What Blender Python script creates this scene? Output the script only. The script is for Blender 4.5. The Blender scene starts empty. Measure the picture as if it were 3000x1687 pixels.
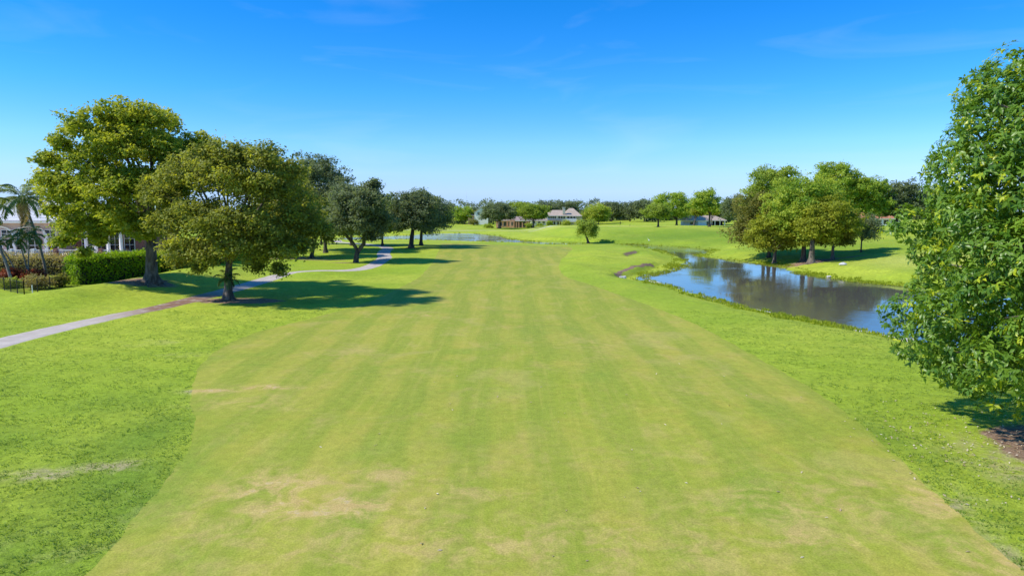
import bpy, bmesh, math, random
import numpy as np
from mathutils import Vector, Matrix
R = math.radians
SC = bpy.context.scene
COL = SC.collection

# ------------------------------------------------------------------ camera, sky, sun, exposure
cam_d = bpy.data.cameras.new('camera'); cam = bpy.data.objects.new('camera', cam_d); COL.objects.link(cam)
cam_d.sensor_width = 36.0; cam_d.lens = 24.0; cam_d.clip_start = 0.1; cam_d.clip_end = 8000
cam.location = (0, 0, 9.0); cam.rotation_euler = (R(90 - 6.659), 0, 0)
SC.camera = cam
SUN_DIR = Vector((-0.90, -0.20, 0.94)).normalized()
SUN_EL = math.asin(SUN_DIR.z); SUN_ROT = math.atan2(SUN_DIR.x, SUN_DIR.y)
w = bpy.data.worlds.new('World'); SC.world = w; w.use_nodes = True
nt = w.node_tree; nt.nodes.clear()
sky = nt.nodes.new('ShaderNodeTexSky'); sky.sky_type = 'NISHITA'; sky.sun_disc = False
sky.sun_elevation = SUN_EL; sky.sun_rotation = SUN_ROT
sky.altitude = 0; sky.air_density = 1.0; sky.dust_density = 0.0; sky.ozone_density = 6.0
# camera-like colour response of the clear sky: the red/blue ratio of the sky texture picks the blue (deep overhead, pale at the horizon)
sepc = nt.nodes.new('ShaderNodeSeparateColor'); dv = nt.nodes.new('ShaderNodeMath'); dv.operation = 'DIVIDE'
nt.links.new(sky.outputs[0], sepc.inputs[0]); nt.links.new(sepc.outputs[0], dv.inputs[0]); nt.links.new(sepc.outputs[2], dv.inputs[1])
hsv = nt.nodes.new('ShaderNodeValToRGB'); cr = hsv.color_ramp; nt.links.new(dv.outputs[0], hsv.inputs[0])
RAMP = [(0.16, (0.015, 0.24, 0.92)), (0.27, (0.003, 0.27, 0.98)), (0.36, (0.070, 0.40, 1.0)), (0.50, (0.21, 0.54, 1.0)), (0.70, (0.35, 0.62, 1.0)), (1.0, (0.46, 0.67, 1.0))]
while len(cr.elements) < len(RAMP): cr.elements.new(0.5)
for e, (p_, c_) in zip(cr.elements, RAMP): e.position = p_; e.color = (*c_, 1)
sbr = nt.nodes.new('ShaderNodeMix'); sbr.data_type = 'RGBA'; sbr.blend_type = 'MULTIPLY'; sbr.inputs['Factor'].default_value = 1.0
nt.links.new(hsv.outputs[0], sbr.inputs['A']); nt.links.new(sepc.outputs[2], sbr.inputs['B'])
bg = nt.nodes.new('ShaderNodeBackground'); bg.inputs['Strength'].default_value = 0.122
out = nt.nodes.new('ShaderNodeOutputWorld')
# faint high cirrus streaks, everywhere over the sky
tc = nt.nodes.new('ShaderNodeTexCoord'); mp = nt.nodes.new('ShaderNodeMapping')
mp.inputs['Scale'].default_value = (2.2, 2.2, 13.0); mp.inputs['Rotation'].default_value = (0.0, R(7), 0.3); mp.inputs['Location'].default_value = (3.1, 1.7, 0.45)
nz = nt.nodes.new('ShaderNodeTexNoise'); nz.inputs['Scale'].default_value = 1.6; nz.inputs['Detail'].default_value = 7; nz.inputs['Distortion'].default_value = 0.8
rp = nt.nodes.new('ShaderNodeValToRGB'); rp.color_ramp.elements[0].position = 0.52; rp.color_ramp.elements[1].position = 0.86
rp.color_ramp.elements[1].color = (0.14, 0.14, 0.14, 1)
mx = nt.nodes.new('ShaderNodeMix'); mx.data_type = 'RGBA'; mx.inputs['B'].default_value = (4.2, 5.0, 6.0, 1)
nt.links.new(tc.outputs['Generated'], mp.inputs[0]); nt.links.new(mp.outputs[0], nz.inputs['Vector'])
nt.links.new(nz.outputs[0], rp.inputs[0]); nt.links.new(rp.outputs[0], mx.inputs['Factor'])
nt.links.new(sbr.outputs['Result'], mx.inputs['A']); nt.links.new(mx.outputs['Result'], bg.inputs['Color'])
nt.links.new(bg.outputs[0], out.inputs['Surface'])
sl = bpy.data.lights.new('sun', 'SUN'); sl.energy = 3.05; sl.angle = R(1.6); sl.color = (1.0, 0.95, 0.86)
so = bpy.data.objects.new('sun', sl); COL.objects.link(so); so.location = (0, 0, 60)
so.rotation_euler = (-SUN_DIR).to_track_quat('-Z', 'Y').to_euler()
SC.view_settings.view_transform = 'Standard'; SC.view_settings.look = 'None'
SC.view_settings.gamma = 1.0; SC.view_settings.exposure = 0.75; SC.view_settings.use_curve_mapping = False
SC.cycles.max_bounces = 8; SC.cycles.transparent_max_bounces = 8

# ------------------------------------------------------------------ helpers
def tag(o, label=None, cat=None, group=None, kind=None):
    if label: o['label'] = label
    if cat: o['category'] = cat
    if group: o['group'] = group
    if kind: o['kind'] = kind
    return o

def thing(name, label, cat, loc, rz=0.0, group=None):
    o = bpy.data.objects.new(name, None); COL.objects.link(o); o.empty_display_size = 0.3
    o.location = loc; o.rotation_euler = (0, 0, rz)
    return tag(o, label, cat, group)

def raw_mesh(name, V, F, mat, parent=None, attrs=None, smooth=False, kind=None):
    """V (n,3) float, F (m,3) or (m,4) int arrays -> one mesh object (fast)"""
    V = np.asarray(V, np.float32); F = np.asarray(F, np.int32)
    me = bpy.data.meshes.new(name)
    k = F.shape[1]; m = len(F)
    me.vertices.add(len(V)); me.vertices.foreach_set('co', V.ravel())
    me.loops.add(m * k); me.loops.foreach_set('vertex_index', F.ravel())
    me.polygons.add(m); me.polygons.foreach_set('loop_start', np.arange(m, dtype=np.int32) * k)
    me.polygons.foreach_set('loop_total', np.full(m, k, np.int32))
    if smooth: me.polygons.foreach_set('use_smooth', np.ones(m, bool))
    for an, (dom, arr) in (attrs or {}).items():
        a = me.attributes.new(an, 'FLOAT', dom); a.data.foreach_set('value', np.asarray(arr, np.float32))
    me.update(calc_edges=True)
    if mat: me.materials.append(mat)
    o = bpy.data.objects.new(name, me); COL.objects.link(o)
    if parent: o.parent = parent
    if kind: o['kind'] = kind
    return o

class MB:
    """collects boxes, prisms and tubes into ONE mesh"""
    def __init__(s): s.v = []; s.f = []
    def add(s, V, F):
        b = len(s.v); s.v += [tuple(p) for p in V]; s.f += [tuple(i + b for i in f) for f in F]; return s
    def box(s, x0, x1, y0, y1, z0, z1):
        return s.add([(x0,y0,z0),(x1,y0,z0),(x1,y1,z0),(x0,y1,z0),(x0,y0,z1),(x1,y0,z1),(x1,y1,z1),(x0,y1,z1)],
                     [(0,3,2,1),(4,5,6,7),(0,1,5,4),(1,2,6,5),(2,3,7,6),(3,0,4,7)])
    def tube(s, pts, rad, n=7, cap=True, wob=None):
        pts = [Vector(p) for p in pts]; V = []; F = []
        for i, p in enumerate(pts):
            d = (pts[min(i+1, len(pts)-1)] - pts[max(i-1, 0)]).normalized()
            a = d.orthogonal().normalized() if abs(d.z) < 0.9 else Vector((1, 0, 0)); a = (a - d * a.dot(d)).normalized(); b = d.cross(a)
            for j in range(n):
                t = 2 * math.pi * j / n; r = rad[i] * (wob(i, t) if wob else 1.0)
                V.append(p + a * (r * math.cos(t)) + b * (r * math.sin(t)))
        for i in range(len(pts) - 1):
            for j in range(n):
                k = (j + 1) % n; F.append((i*n+j, i*n+k, (i+1)*n+k, (i+1)*n+j))
        if cap: F.append(tuple(range(n-1, -1, -1))); F.append(tuple(range((len(pts)-1)*n, len(pts)*n)))
        return s.add(V, F)
    def build(s, name, mat, parent=None, smooth=False, kind=None):
        me = bpy.data.meshes.new(name); me.from_pydata(s.v, [], s.f); me.validate()
        if smooth: me.polygons.foreach_set('use_smooth', np.ones(len(me.polygons), bool))
        if mat: me.materials.append(mat)
        o = bpy.data.objects.new(name, me); COL.objects.link(o)
        if parent: o.parent = parent
        if kind: o['kind'] = kind
        return o

# ------------------------------------------------------------------ materials
class NT:
    def __init__(s, name):
        s.m = bpy.data.materials.new(name); s.m.use_nodes = True; s.t = s.m.node_tree; s.t.nodes.clear()
        s.out = s.n('ShaderNodeOutputMaterial')
    def n(s, ty, **kw):
        nd = s.t.nodes.new(ty)
        for k, v in kw.items(): setattr(nd, k, v)
        return nd
    def l(s, a, b): s.t.links.new(a, b)
    def pos(s): return s.n('ShaderNodeNewGeometry').outputs['Position']
    def noise(s, vec, scale, detail=4, rough=0.55, dist=0.0, sc=None):
        nd = s.n('ShaderNodeTexNoise'); nd.inputs['Scale'].default_value = scale; nd.inputs['Detail'].default_value = detail
        nd.inputs['Roughness'].default_value = rough; nd.inputs['Distortion'].default_value = dist
        if sc:
            mp = s.n('ShaderNodeMapping'); mp.inputs['Scale'].default_value = sc; s.l(vec, mp.inputs[0]); vec = mp.outputs[0]
        s.l(vec, nd.inputs['Vector']); return nd.outputs[0]
    def rng(s, v, a, b, c=0.0, d=1.0, smooth=True):
        nd = s.n('ShaderNodeMapRange'); nd.interpolation_type = 'SMOOTHSTEP' if smooth else 'LINEAR'
        s.l(v, nd.inputs[0])
        for i, x in enumerate((a, b, c, d)): nd.inputs[i+1].default_value = x
        return nd.outputs[0]
    def math(s, op, a, b=None):
        nd = s.n('ShaderNodeMath', operation=op)
        for i, x in enumerate((a, b)):
            if x is None: continue
            if isinstance(x, (int, float)): nd.inputs[i].default_value = x
            else: s.l(x, nd.inputs[i])
        return nd.outputs[0]
    def mix(s, f, a, b, mode='MIX'):
        nd = s.n('ShaderNodeMix', data_type='RGBA', blend_type=mode)
        for key, x in (('Factor', f), ('A', a), ('B', b)):
            if isinstance(x, (int, float)): nd.inputs[key].default_value = x
            elif isinstance(x, tuple): nd.inputs[key].default_value = (*x, 1)
            else: s.l(x, nd.inputs[key])
        return nd.outputs['Result']
    def attr(s, name): return s.n('ShaderNodeAttribute', attribute_name=name).outputs['Fac']
    def bump(s, h, dist, strength=1.0):
        b = s.n('ShaderNodeBump'); b.inputs['Distance'].default_value = dist; b.inputs['Strength'].default_value = strength
        s.l(h, b.inputs['Height']); return b.outputs[0]
    def principled(s, col, rough=0.7, bump=None, spec=0.3):
        p = s.n('ShaderNodeBsdfPrincipled'); p.inputs['Specular IOR Level'].default_value = spec
        if isinstance(col, tuple): p.inputs['Base Color'].default_value = (*col, 1)
        else: s.l(col, p.inputs['Base Color'])
        if isinstance(rough, (int, float)): p.inputs['Roughness'].default_value = rough
        else: s.l(rough, p.inputs['Roughness'])
        if bump: s.l(bump, p.inputs['Normal'])
        s.p = p; return p.outputs[0]
    def done(s, sh): s.l(sh, s.out.inputs['Surface']); return s.m

def m_plain(name, col, rough=0.7, var=0.12, scale=3.0, bump=0.0, spec=0.3):
    t = NT(name); p = t.pos(); n = t.noise(p, scale, 5)
    c = t.mix(t.rng(n, 0.3, 0.7), tuple(x * (1 - var) for x in col), tuple(min(1, x * (1 + var)) for x in col))
    return t.done(t.principled(c, rough, t.bump(t.noise(p, scale * 8, 3), bump) if bump else None, spec))

def m_leaf(name, ca, cb, rough=0.55, trans=0.48, spec=0.2, cc=None):
    """leaf colour runs from ca to cb with the per-face attribute 'tint'"""
    t = NT(name); a = t.attr('tint'); c = t.mix(a, ca, cb)
    if cc: c = t.mix(t.rng(a, 0.86, 1.0), c, cc)
    sh = t.principled(c, rough, None, spec)
    tr = t.n('ShaderNodeBsdfTranslucent'); t.l(t.mix(1.0, c, (1.25, 1.2, 0.6), 'MULTIPLY'), tr.inputs['Color'])
    mx = t.n('ShaderNodeMixShader'); mx.inputs[0].default_value = trans
    t.l(sh, mx.inputs[1]); t.l(tr.outputs[0], mx.inputs[2]); return t.done(mx.outputs[0])

def m_bark(name, ca, cb):
    t = NT(name); p = t.pos(); n = t.noise(p, 3.0, 6, 0.7, 0.3, (1, 1, 0.25)); n2 = t.noise(p, 0.8, 3)
    c = t.mix(t.rng(n, 0.35, 0.65), ca, cb); c = t.mix(t.rng(n2, 0.5, 0.8, 0, 0.35), c, (0.16, 0.17, 0.11))
    return t.done(t.principled(c, 0.9, t.bump(n, 0.06), 0.1))

def m_turf(fair):
    t = NT('fairway_turf' if fair else 'rough_turf'); p = t.pos()
    big = t.noise(p, 0.045, 4, 0.6); mid = t.noise(p, 0.30, 5, 0.6, 0.4); fine = t.noise(p, 2.2, 6, 0.7); grain = t.noise(p, 18.0, 5, 0.85)
    dry = t.attr('dry'); lush = t.attr('lush'); dirt = t.attr('dirt'); mown = t.attr('mown'); shore = t.attr('shore')
    if fair:
        c = t.mix(t.rng(big, 0.38, 0.62), (0.369, 0.371, 0.052), (0.287, 0.341, 0.033))
        c = t.mix(t.rng(mid, 0.42, 0.72, 0, 0.55), c, (0.442, 0.371, 0.063))
        # mower passes: faint bands that run down the fairway
        sep = t.n('ShaderNodeSeparateXYZ'); t.l(p, sep.inputs[0])
        wob = t.math('MULTIPLY', t.noise(p, 0.05, 2), 5.0)
        band = t.math('SINE', t.math('MULTIPLY', t.math('ADD', sep.outputs[0], wob), 1.9))
        fineband = t.noise(p, 1.0, 4, 0.7, 0.2, (2.6, 0.10, 1.0))
        c = t.mix(t.rng(band, -0.5, 0.5, 0, 0.75), c, (0.268, 0.321, 0.036))
        c = t.mix(t.rng(fineband, 0.45, 0.75, 0, 0.38), c, (0.485, 0.426, 0.084))
        m2 = t.noise(p, 0.55, 5, 0.65, 0.5, (1.0, 0.55, 1.0)); m3 = t.noise(p, 0.16, 4, 0.6, 0.8)
        c = t.mix(t.rng(m2, 0.50, 0.78, 0, 0.55), c, (0.507, 0.390, 0.118))
        c = t.mix(t.rng(m3, 0.52, 0.70, 0, 0.50), c, (0.230, 0.317, 0.036))
        c = t.mix(t.rng(m3, 0.30, 0.44, 0.40, 0), c, (0.476, 0.396, 0.118))
        drycol = (0.580, 0.411, 0.153)
    else:
        c = t.mix(t.rng(big, 0.36, 0.64), (0.316, 0.432, 0.028), (0.445, 0.509, 0.046))
        c = t.mix(t.rng(mid, 0.40, 0.75, 0, 0.6), c, (0.258, 0.356, 0.028))
        c = t.mix(t.rng(t.noise(p, 0.11, 3), 0.55, 0.75, 0, 0.4), c, (0.507, 0.507, 0.069))
        c = t.mix(t.math('MULTIPLY', mown, 0.8), c, (0.506, 0.516, 0.116))
        c = t.mix(t.math('MULTIPLY', shore, 0.32), c, (0.507, 0.517, 0.061))
        drycol = (0.507, 0.415, 0.217)
    c = t.mix(t.math('MULTIPLY', lush, 0.30 if fair else 0.8), c, (0.130, 0.250, 0.020))
    dn = t.math('MULTIPLY', dry, t.rng(t.noise(p, 0.9, 6, 0.7, 0.6), 0.30, 0.68))
    c = t.mix(t.rng(dn, 0.05, 0.85, 0, 0.85), c, drycol)
    bare = t.math('MULTIPLY', t.rng(dn, 0.55, 0.9), t.rng(fine, 0.5, 0.62))
    c = t.mix(t.math('MULTIPLY', bare, 0.7), c, (0.45, 0.37, 0.26))
    if not fair:
        tuft = t.noise(p, 1.6, 5, 0.75, 0.6, (0.8, 2.0, 1.0))
        c = t.mix(t.rng(tuft, 0.36, 0.50, 0.36, 0), c, (0.110, 0.175, 0.018))
        c = t.mix(t.rng(tuft, 0.56, 0.72, 0, 0.45), c, (0.340, 0.400, 0.100))
    c = t.mix(0.30 if fair else 0.45, c, t.mix(t.rng(fine, 0.25, 0.75), (0.30, 0.30, 0.30), (0.70, 0.70, 0.70)), 'OVERLAY')
    c = t.mix(0.50 if fair else 0.60, c, t.mix(t.rng(grain, 0.28, 0.72), (0.22, 0.22, 0.22), (0.78, 0.78, 0.78)), 'OVERLAY')
    soil = t.mix(t.rng(t.noise(p, 3.5, 6, 0.75), 0.35, 0.65), (0.18, 0.105, 0.062), (0.40, 0.275, 0.175))
    c = t.mix(t.rng(t.math('ADD', dirt, t.math('MULTIPLY', t.math('SUBTRACT', t.noise(p, 1.1, 5, 0.7), 0.5), 0.7)), 0.42, 0.58), c, soil)
    hgt = t.math('ADD', t.math('MULTIPLY', fine, 1.0), t.math('MULTIPLY', grain, 0.35))
    return t.done(t.principled(c, 0.85, t.bump(hgt, 0.03 if fair else 0.14, 0.8), 0.12))

def m_path():
    t = NT('cart_path_concrete'); p = t.pos(); n = t.noise(p, 0.7, 6, 0.65); g = t.noise(p, 14, 4, 0.7)
    c = t.mix(t.rng(n, 0.3, 0.7), (0.47, 0.405, 0.345), (0.60, 0.53, 0.455))
    c = t.mix(t.rng(g, 0.3, 0.7, 0, 0.3), c, (0.42, 0.36, 0.305))
    c = t.mix(t.math('MULTIPLY', t.attr('stain'), t.rng(t.noise(p, 0.9, 5, 0.7), 0.25, 0.55)), c, (0.24, 0.135, 0.085))
    return t.done(t.principled(c, 0.9, t.bump(g, 0.01), 0.15))

def m_water(name='pond_water', bump=0.018, base=(0.120, 0.115, 0.092)):
    t = NT(name); p = t.pos()
    r1 = t.noise(p, 1.6, 4, 0.6, 0.2, (1.0, 1.0, 1.0)); r2 = t.noise(p, 0.5, 3)
    patch = t.rng(t.noise(p, 0.05, 3, 0.6, 0.5), 0.42, 0.62)
    h = t.math('MULTIPLY', r1, t.rng(patch, 0, 1, 0.10, 1.0))
    s = t.principled(base, 0.03, t.bump(t.math('ADD', h, t.math('MULTIPLY', r2, 0.3)), bump, 1.0), 0.5)
    t.p.inputs['IOR'].default_value = 2.3; t.p.inputs['Specular Tint'].default_value = (1.0, 0.86, 0.66, 1)
    return t.done(s)

def m_glass():
    t = NT('window_glass'); s = t.principled((0.012, 0.014, 0.018), 0.06, None, 0.5); return t.done(s)

def m_tiles(name, ca, cb, course=0.35):
    t = NT(name); p = t.pos(); sep = t.n('ShaderNodeSeparateXYZ'); t.l(p, sep.inputs[0])
    n = t.noise(p, 1.2, 5, 0.7); c = t.mix(t.rng(n, 0.3, 0.7), ca, cb)
    return t.done(t.principled(c, 0.8, t.bump(t.noise(p, 8, 4), 0.03), 0.2))

M_FAIR = m_turf(True); M_ROUGH = m_turf(False); M_PATH = m_path(); M_WATER = m_water(); M_WATERF = m_water('far_pond_water', 0.07, (0.36, 0.34, 0.31)); M_GLASS = m_glass()
M_BARK = m_bark('bark_grey_brown', (0.085, 0.066, 0.050), (0.23, 0.19, 0.155)); M_OAKB = m_bark('bark_oak', (0.050, 0.042, 0.035), (0.15, 0.128, 0.105))
M_PALMB = m_bark('bark_palm', (0.17, 0.145, 0.115), (0.34, 0.30, 0.25))
L_YEL = m_leaf('leaf_yellow_green', (0.186, 0.266, 0.032), (0.531, 0.542, 0.058), cc=(0.580, 0.580, 0.032))
L_OLI = m_leaf('leaf_olive', (0.169, 0.203, 0.042), (0.418, 0.435, 0.068), cc=(0.580, 0.580, 0.042))
L_OAK = m_leaf('leaf_oak_grey_green', (0.120, 0.165, 0.085), (0.270, 0.325, 0.150))
L_OAKG = m_leaf('leaf_oak_green', (0.176, 0.266, 0.043), (0.452, 0.545, 0.072))
L_GRN = m_leaf('leaf_mid_green', (0.182, 0.335, 0.036), (0.524, 0.580, 0.070))
L_LIME = m_leaf('leaf_light_green', (0.272, 0.407, 0.047), (0.580, 0.580, 0.083))
L_GOLD = m_leaf('leaf_golden', (0.196, 0.245, 0.019), (0.448, 0.479, 0.048), cc=(0.487, 0.479, 0.035))
L_BRN = m_leaf('leaf_bronze', (0.140, 0.163, 0.028), (0.320, 0.305, 0.065), cc=(0.427, 0.353, 0.131))
L_GLOSS = m_leaf('leaf_glossy_green', (0.080, 0.195, 0.020), (0.300, 0.450, 0.045), 0.36, 0.42, 0.42, cc=(0.52, 0.58, 0.03))
L_HEDGE = m_leaf('leaf_hedge', (0.111, 0.249, 0.014), (0.368, 0.520, 0.016))
L_GREYH = m_leaf('leaf_grey_hedge', (0.234, 0.217, 0.080), (0.492, 0.412, 0.160))
L_PALM = m_leaf('leaf_palm', (0.136, 0.217, 0.047), (0.368, 0.401, 0.093), 0.4, 0.25, 0.4)
L_PALMD = m_leaf('leaf_palm_dark', (0.044, 0.110, 0.029), (0.111, 0.206, 0.047), 0.4, 0.2, 0.4)
L_DRYF = m_leaf('leaf_palm_dry', (0.26, 0.20, 0.10), (0.40, 0.33, 0.19), 0.6)
L_RED = m_leaf('leaf_red', (0.164, 0.036, 0.023), (0.409, 0.114, 0.058))
L_ROUGHG = m_leaf('leaf_rough_grass', (0.180, 0.300, 0.040), (0.350, 0.440, 0.080))
L_REED = m_leaf('leaf_marsh_grass', (0.245, 0.328, 0.016), (0.443, 0.488, 0.035))
M_WHITE = m_plain('white_paint', (0.84, 0.80, 0.74), 0.6, 0.04)
M_PINK = m_plain('pink_stucco', (0.60, 0.44, 0.40), 0.9, 0.06, 1.0)
M_SALM = m_plain('salmon_stucco', (0.62, 0.36, 0.26), 0.9, 0.06, 1.0)
M_BEIGE = m_plain('cream_stucco', (0.78, 0.68, 0.55), 0.9, 0.06, 1.0)
M_ROOFW = m_tiles('roof_white_tile', (0.60, 0.58, 0.58), (0.76, 0.74, 0.73)); M_ROOFB = m_tiles('roof_taupe_shingle', (0.44, 0.345, 0.265), (0.56, 0.45, 0.355))
M_ROOFP = m_tiles('roof_mauve_shingle', (0.36, 0.265, 0.235), (0.47, 0.36, 0.325)); M_ROOFO = m_tiles('roof_orange_tile', (0.50, 0.20, 0.10), (0.62, 0.30, 0.16))
M_STONE = m_plain('cream_stone', (0.56, 0.51, 0.41), 0.9, 0.2, 3.0, 0.03); M_BRICK = m_plain('red_brick', (0.36, 0.16, 0.13), 0.9, 0.2, 5.0)
M_DARK = m_plain('dark_metal', (0.030, 0.028, 0.026), 0.5, 0.1); M_SHADE = m_plain('painted_shade', (0.035, 0.030, 0.028), 0.9, 0.2)  # M_SHADE: near-black colour standing in for shade inside hedges and a porch
M_SAND = m_plain('bunker_sand', (0.70, 0.66, 0.60), 0.95, 0.08); M_ROCK = m_plain('white_rock', (0.62, 0.60, 0.57), 0.9, 0.15, 2.0, 0.05)
M_LITTER = m_leaf('dead_leaf', (0.42, 0.30, 0.16), (0.72, 0.64, 0.50), 0.7, 0.2); M_EGRET = m_plain('white_feather', (0.82, 0.82, 0.80), 0.8, 0.03)
M_YELBILL = m_plain('yellow_bill', (0.6, 0.38, 0.04), 0.5, 0.05)

# ------------------------------------------------------------------ terrain
#TERRAIN
FL = [(-9,-30),(-9.8,5),(-10.4,14.5),(-10.6,15.9),(-10.9,18.0),(-11.3,20.2),(-11.9,23.6),(-12.5,25.7),(-13.5,28.2),(-15.2,31.4),(-16.6,34.9),(-17.6,37.5),(-18.5,41.7),(-18.6,47.0),(-17.7,51.0),(-16.2,56.3),(-14.3,62.6),(-13.2,70),(-12.8,78.8),(-12.4,93.2),(-13.2,114.0),(-14.7,133.8),(-16.9,165.2),(-17,185)]
FRT = [(11.5,-30),(12.0,5),(12.3,14.1),(12.6,15.9),(12.9,18.1),(13.3,20.7),(13.9,24.0),(14.6,28.2),(15.1,33.3),(15.1,38.5),(14.9,44.9),(14.4,52.7),(13.1,61.3),(11.0,71.4),(9.1,80.9),(7.3,87.9),(6.9,96.1),(7.3,106.1),(9.1,123.1),(11.3,136.1),(13.6,153.7),(13.5,168.9),(9,178)]
FAIRWAY = FL + FRT[::-1]
PATH = [(-31,24),(-33.2,33),(-34.2,41.5),(-34.6,45.3),(-34.6,49.3),(-34.2,53.3),(-33.4,57.4),(-32.2,61.2),(-31.6,66.0),(-31.3,73.1),(-31.4,82.2),(-31.4,90.5),(-29.9,96.2),(-27.6,98.2),(-25.2,98.8),(-23.2,101.0),(-22.2,106),(-22.2,112.3),(-23.0,123.1),(-25.2,133.8),(-27.2,146.5),(-28.2,155.3),(-31,163),(-36,172),(-44,183),(-50,196),(-54,212)]
FARPOND = [(-60,226),(-52,238),(-39.6,250),(-34.7,261.7),(-29.5,269.9),(-17.2,272.2),(-5.5,246.8),(0.3,218.6),(7.3,203.1),(18.3,194.6),(19.5,192.6),(10.3,191.8),(1.4,201.5),(-10.7,208.3),(-29.4,219.4),(-37.6,222.3),(-52,219)]
POND = [(30.5,189),(32.1,184.6),(34.0,176.1),(35.3,162.7),(34.4,145),(33.1,131.5),(29.8,119.5),(24.5,108),(19.8,100.5),(18.6,95),(19.6,89.9),(21.1,83.2),(21.9,75.8),(23.0,71.0),(24.2,67.3),(26.0,61.9),(27.6,57.6),(29.2,54.2),(30.8,50.9),(33.5,46.0),(39,40),(48,35),(60,33),(74,38),(80,50),(78,64),(70,74),(60,81),(50.1,88.4),(46.4,96.0),(44.5,105.8),(45.9,118.5),(44.3,123.9),(43.1,131.5),(39.2,142.4),(42.0,150.2),(46.5,160),(46.9,169.8),(42.7,177.4),(36.8,187.2),(33,191)]
SCARP = [[(14.6,95.3),(16.3,101.5),(19.1,107.6),(23.8,115.5)],[(21.9,132.5),(26.0,143.2)]]
WATER_Z = -1.0
def catmull(P, closed=False, sub=5):
    P = np.array(P, float); n = len(P); out = []
    rng_ = range(n) if closed else range(n - 1)
    for i in rng_:
        g = (lambda k: P[k % n]) if closed else (lambda k: P[min(max(k, 0), n - 1)])
        p0, p1, p2, p3 = g(i-1), g(i), g(i+1), g(i+2)
        for j in range(sub):
            t = j / sub
            out.append(0.5 * ((2*p1) + (-p0+p2)*t + (2*p0-5*p1+4*p2-p3)*t*t + (-p0+3*p1-3*p2+p3)*t**3))
    if not closed: out.append(P[-1])
    return np.array(out)
def seg_dist(x, y, P, closed):
    d2 = np.full(x.shape, 1e12)
    n = len(P)
    for i in range(n if closed else n - 1):
        a = P[i]; b = P[(i+1) % n]; e = b - a; L = e @ e + 1e-12
        t = np.clip(((x-a[0])*e[0] + (y-a[1])*e[1]) / L, 0, 1)
        d2 = np.minimum(d2, (x-a[0]-t*e[0])**2 + (y-a[1]-t*e[1])**2)
    return np.sqrt(d2)
def poly_sd(x, y, P):
    """+ inside, - outside"""
    d = seg_dist(x, y, P, True); ins = np.zeros(x.shape, bool); n = len(P)
    for i in range(n):
        a = P[i]; b = P[(i+1) % n]
        c = ((a[1] > y) != (b[1] > y)) & (x < (b[0]-a[0]) * (y-a[1]) / (b[1]-a[1] + 1e-12) + a[0])
        ins ^= c
    return np.where(ins, d, -d)
def sst(t): t = np.clip(t, 0, 1); return t*t*(3-2*t)
S_FAIR = catmull(FAIRWAY, True, 4); S_PATH = catmull(PATH, False, 6); S_FARP = catmull(FARPOND, True, 4); S_POND = catmull(POND, True, 4)
RIDGE = np.array([(-44,66),(-42,74),(-41,84),(-42,97),(-45,112)], float)
def gs(x, y, cx, cy, sx, sy, a): return a * np.exp(-((x-cx)/sx)**2 - ((y-cy)/sy)**2)
def sds(x, y):
    wob = 0.35*np.sin(x*0.9+1.3*np.sin(y*0.7)) + 0.3*np.sin(y*1.3+x*0.4) + 0.18*np.sin(3.1*x+2.3*y)
    return poly_sd(x, y, S_POND) + wob, poly_sd(x, y, S_FARP) + wob
def height(x, y, full=None):
    x = np.asarray(x, float); y = np.asarray(y, float)
    sp, sf = full if full else sds(x, y)
    h = 0.10*np.sin(x*0.11+0.6)*np.sin(y*0.09) + 0.06*np.sin(x*0.31+y*0.17)
    h = h + 1.15*np.exp(-(seg_dist(x, y, RIDGE, False)/4.8)**2)
    h = h + gs(x,y,-25.5,93.0,5.0,2.8,0.42) + gs(x,y,13.5,119,4.5,5,0.9) + gs(x,y,9.5,104,3.0,6,0.45) + gs(x,y,17,138,5,6,0.7) + gs(x,y,-14,150,12,10,0.15)
    xe = np.interp(y, [60,100,160,190,230,300,420], [34,36,38,24,8,2,0])
    h = h + 2.2*sst((x-xe)/14)*sst((-sp-2)/27)*(1-0.75*sst((y-262)/70))
    h = h + gs(x,y,52,226,14,16,0.55) + gs(x,y,32,352,16,16,0.35) + gs(x,y,52,305,18,10,0.9) + gs(x,y,-38,330,40,22,0.3) + 0.1*sst((y-250)/60)*sst((40-x)/30)
    h = h + 0.5*sst((-48-x)/8)*sst((y-110)/20)
    h = h - 1.1*sst((y-262)/60)*sst((70-x)/25)
    for sd, wd in ((sp, 7.5), (sf, np.where(y < 232-0.9*(x+10), 46.0, 13.0))):
        t = sst(-sd/wd)
        h = np.where(sd < 0, WATER_Z + (h-WATER_Z)*t, WATER_Z - 0.9*sst(sd/5.0))
    return h
#END
def hz(x, y): return float(height(np.array([x]), np.array([y]))[0])

def grow(a, step, fac, n): 
    out = [a]
    for i in range(n): step *= fac; out.append(out[-1] + step)
    return out
xs = np.arange(-52, 54.01, 0.5); xs = np.concatenate([-np.array(grow(52, 0.5, 1.075, 68))[::-1][:-1], xs, np.array(grow(54, 0.5, 1.075, 68))[1:]])
ys = np.concatenate([np.arange(-30, 8, 2.0), np.arange(8, 125, 0.5), np.arange(125, 280, 1.0), np.array(grow(280, 1.0, 1.06, 85))])
GX, GY = np.meshgrid(xs, ys); gx = GX.ravel(); gy = GY.ravel()
sp, sf = sds(gx, gy); gz = height(gx, gy, (sp, sf))
pd = seg_dist(gx, gy, S_PATH, False)
gz = gz - 0.07*(1 - sst((pd-0.9)/0.55))
nx = len(xs); ii = np.arange(len(ys)-1)[:, None]*nx + np.arange(nx-1)[None, :]; ii = ii.ravel()
flip = ((ii // nx + ii % nx) % 2).astype(bool)
A, B, Cc, Dd = ii, ii+1, ii+nx+1, ii+nx
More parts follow.
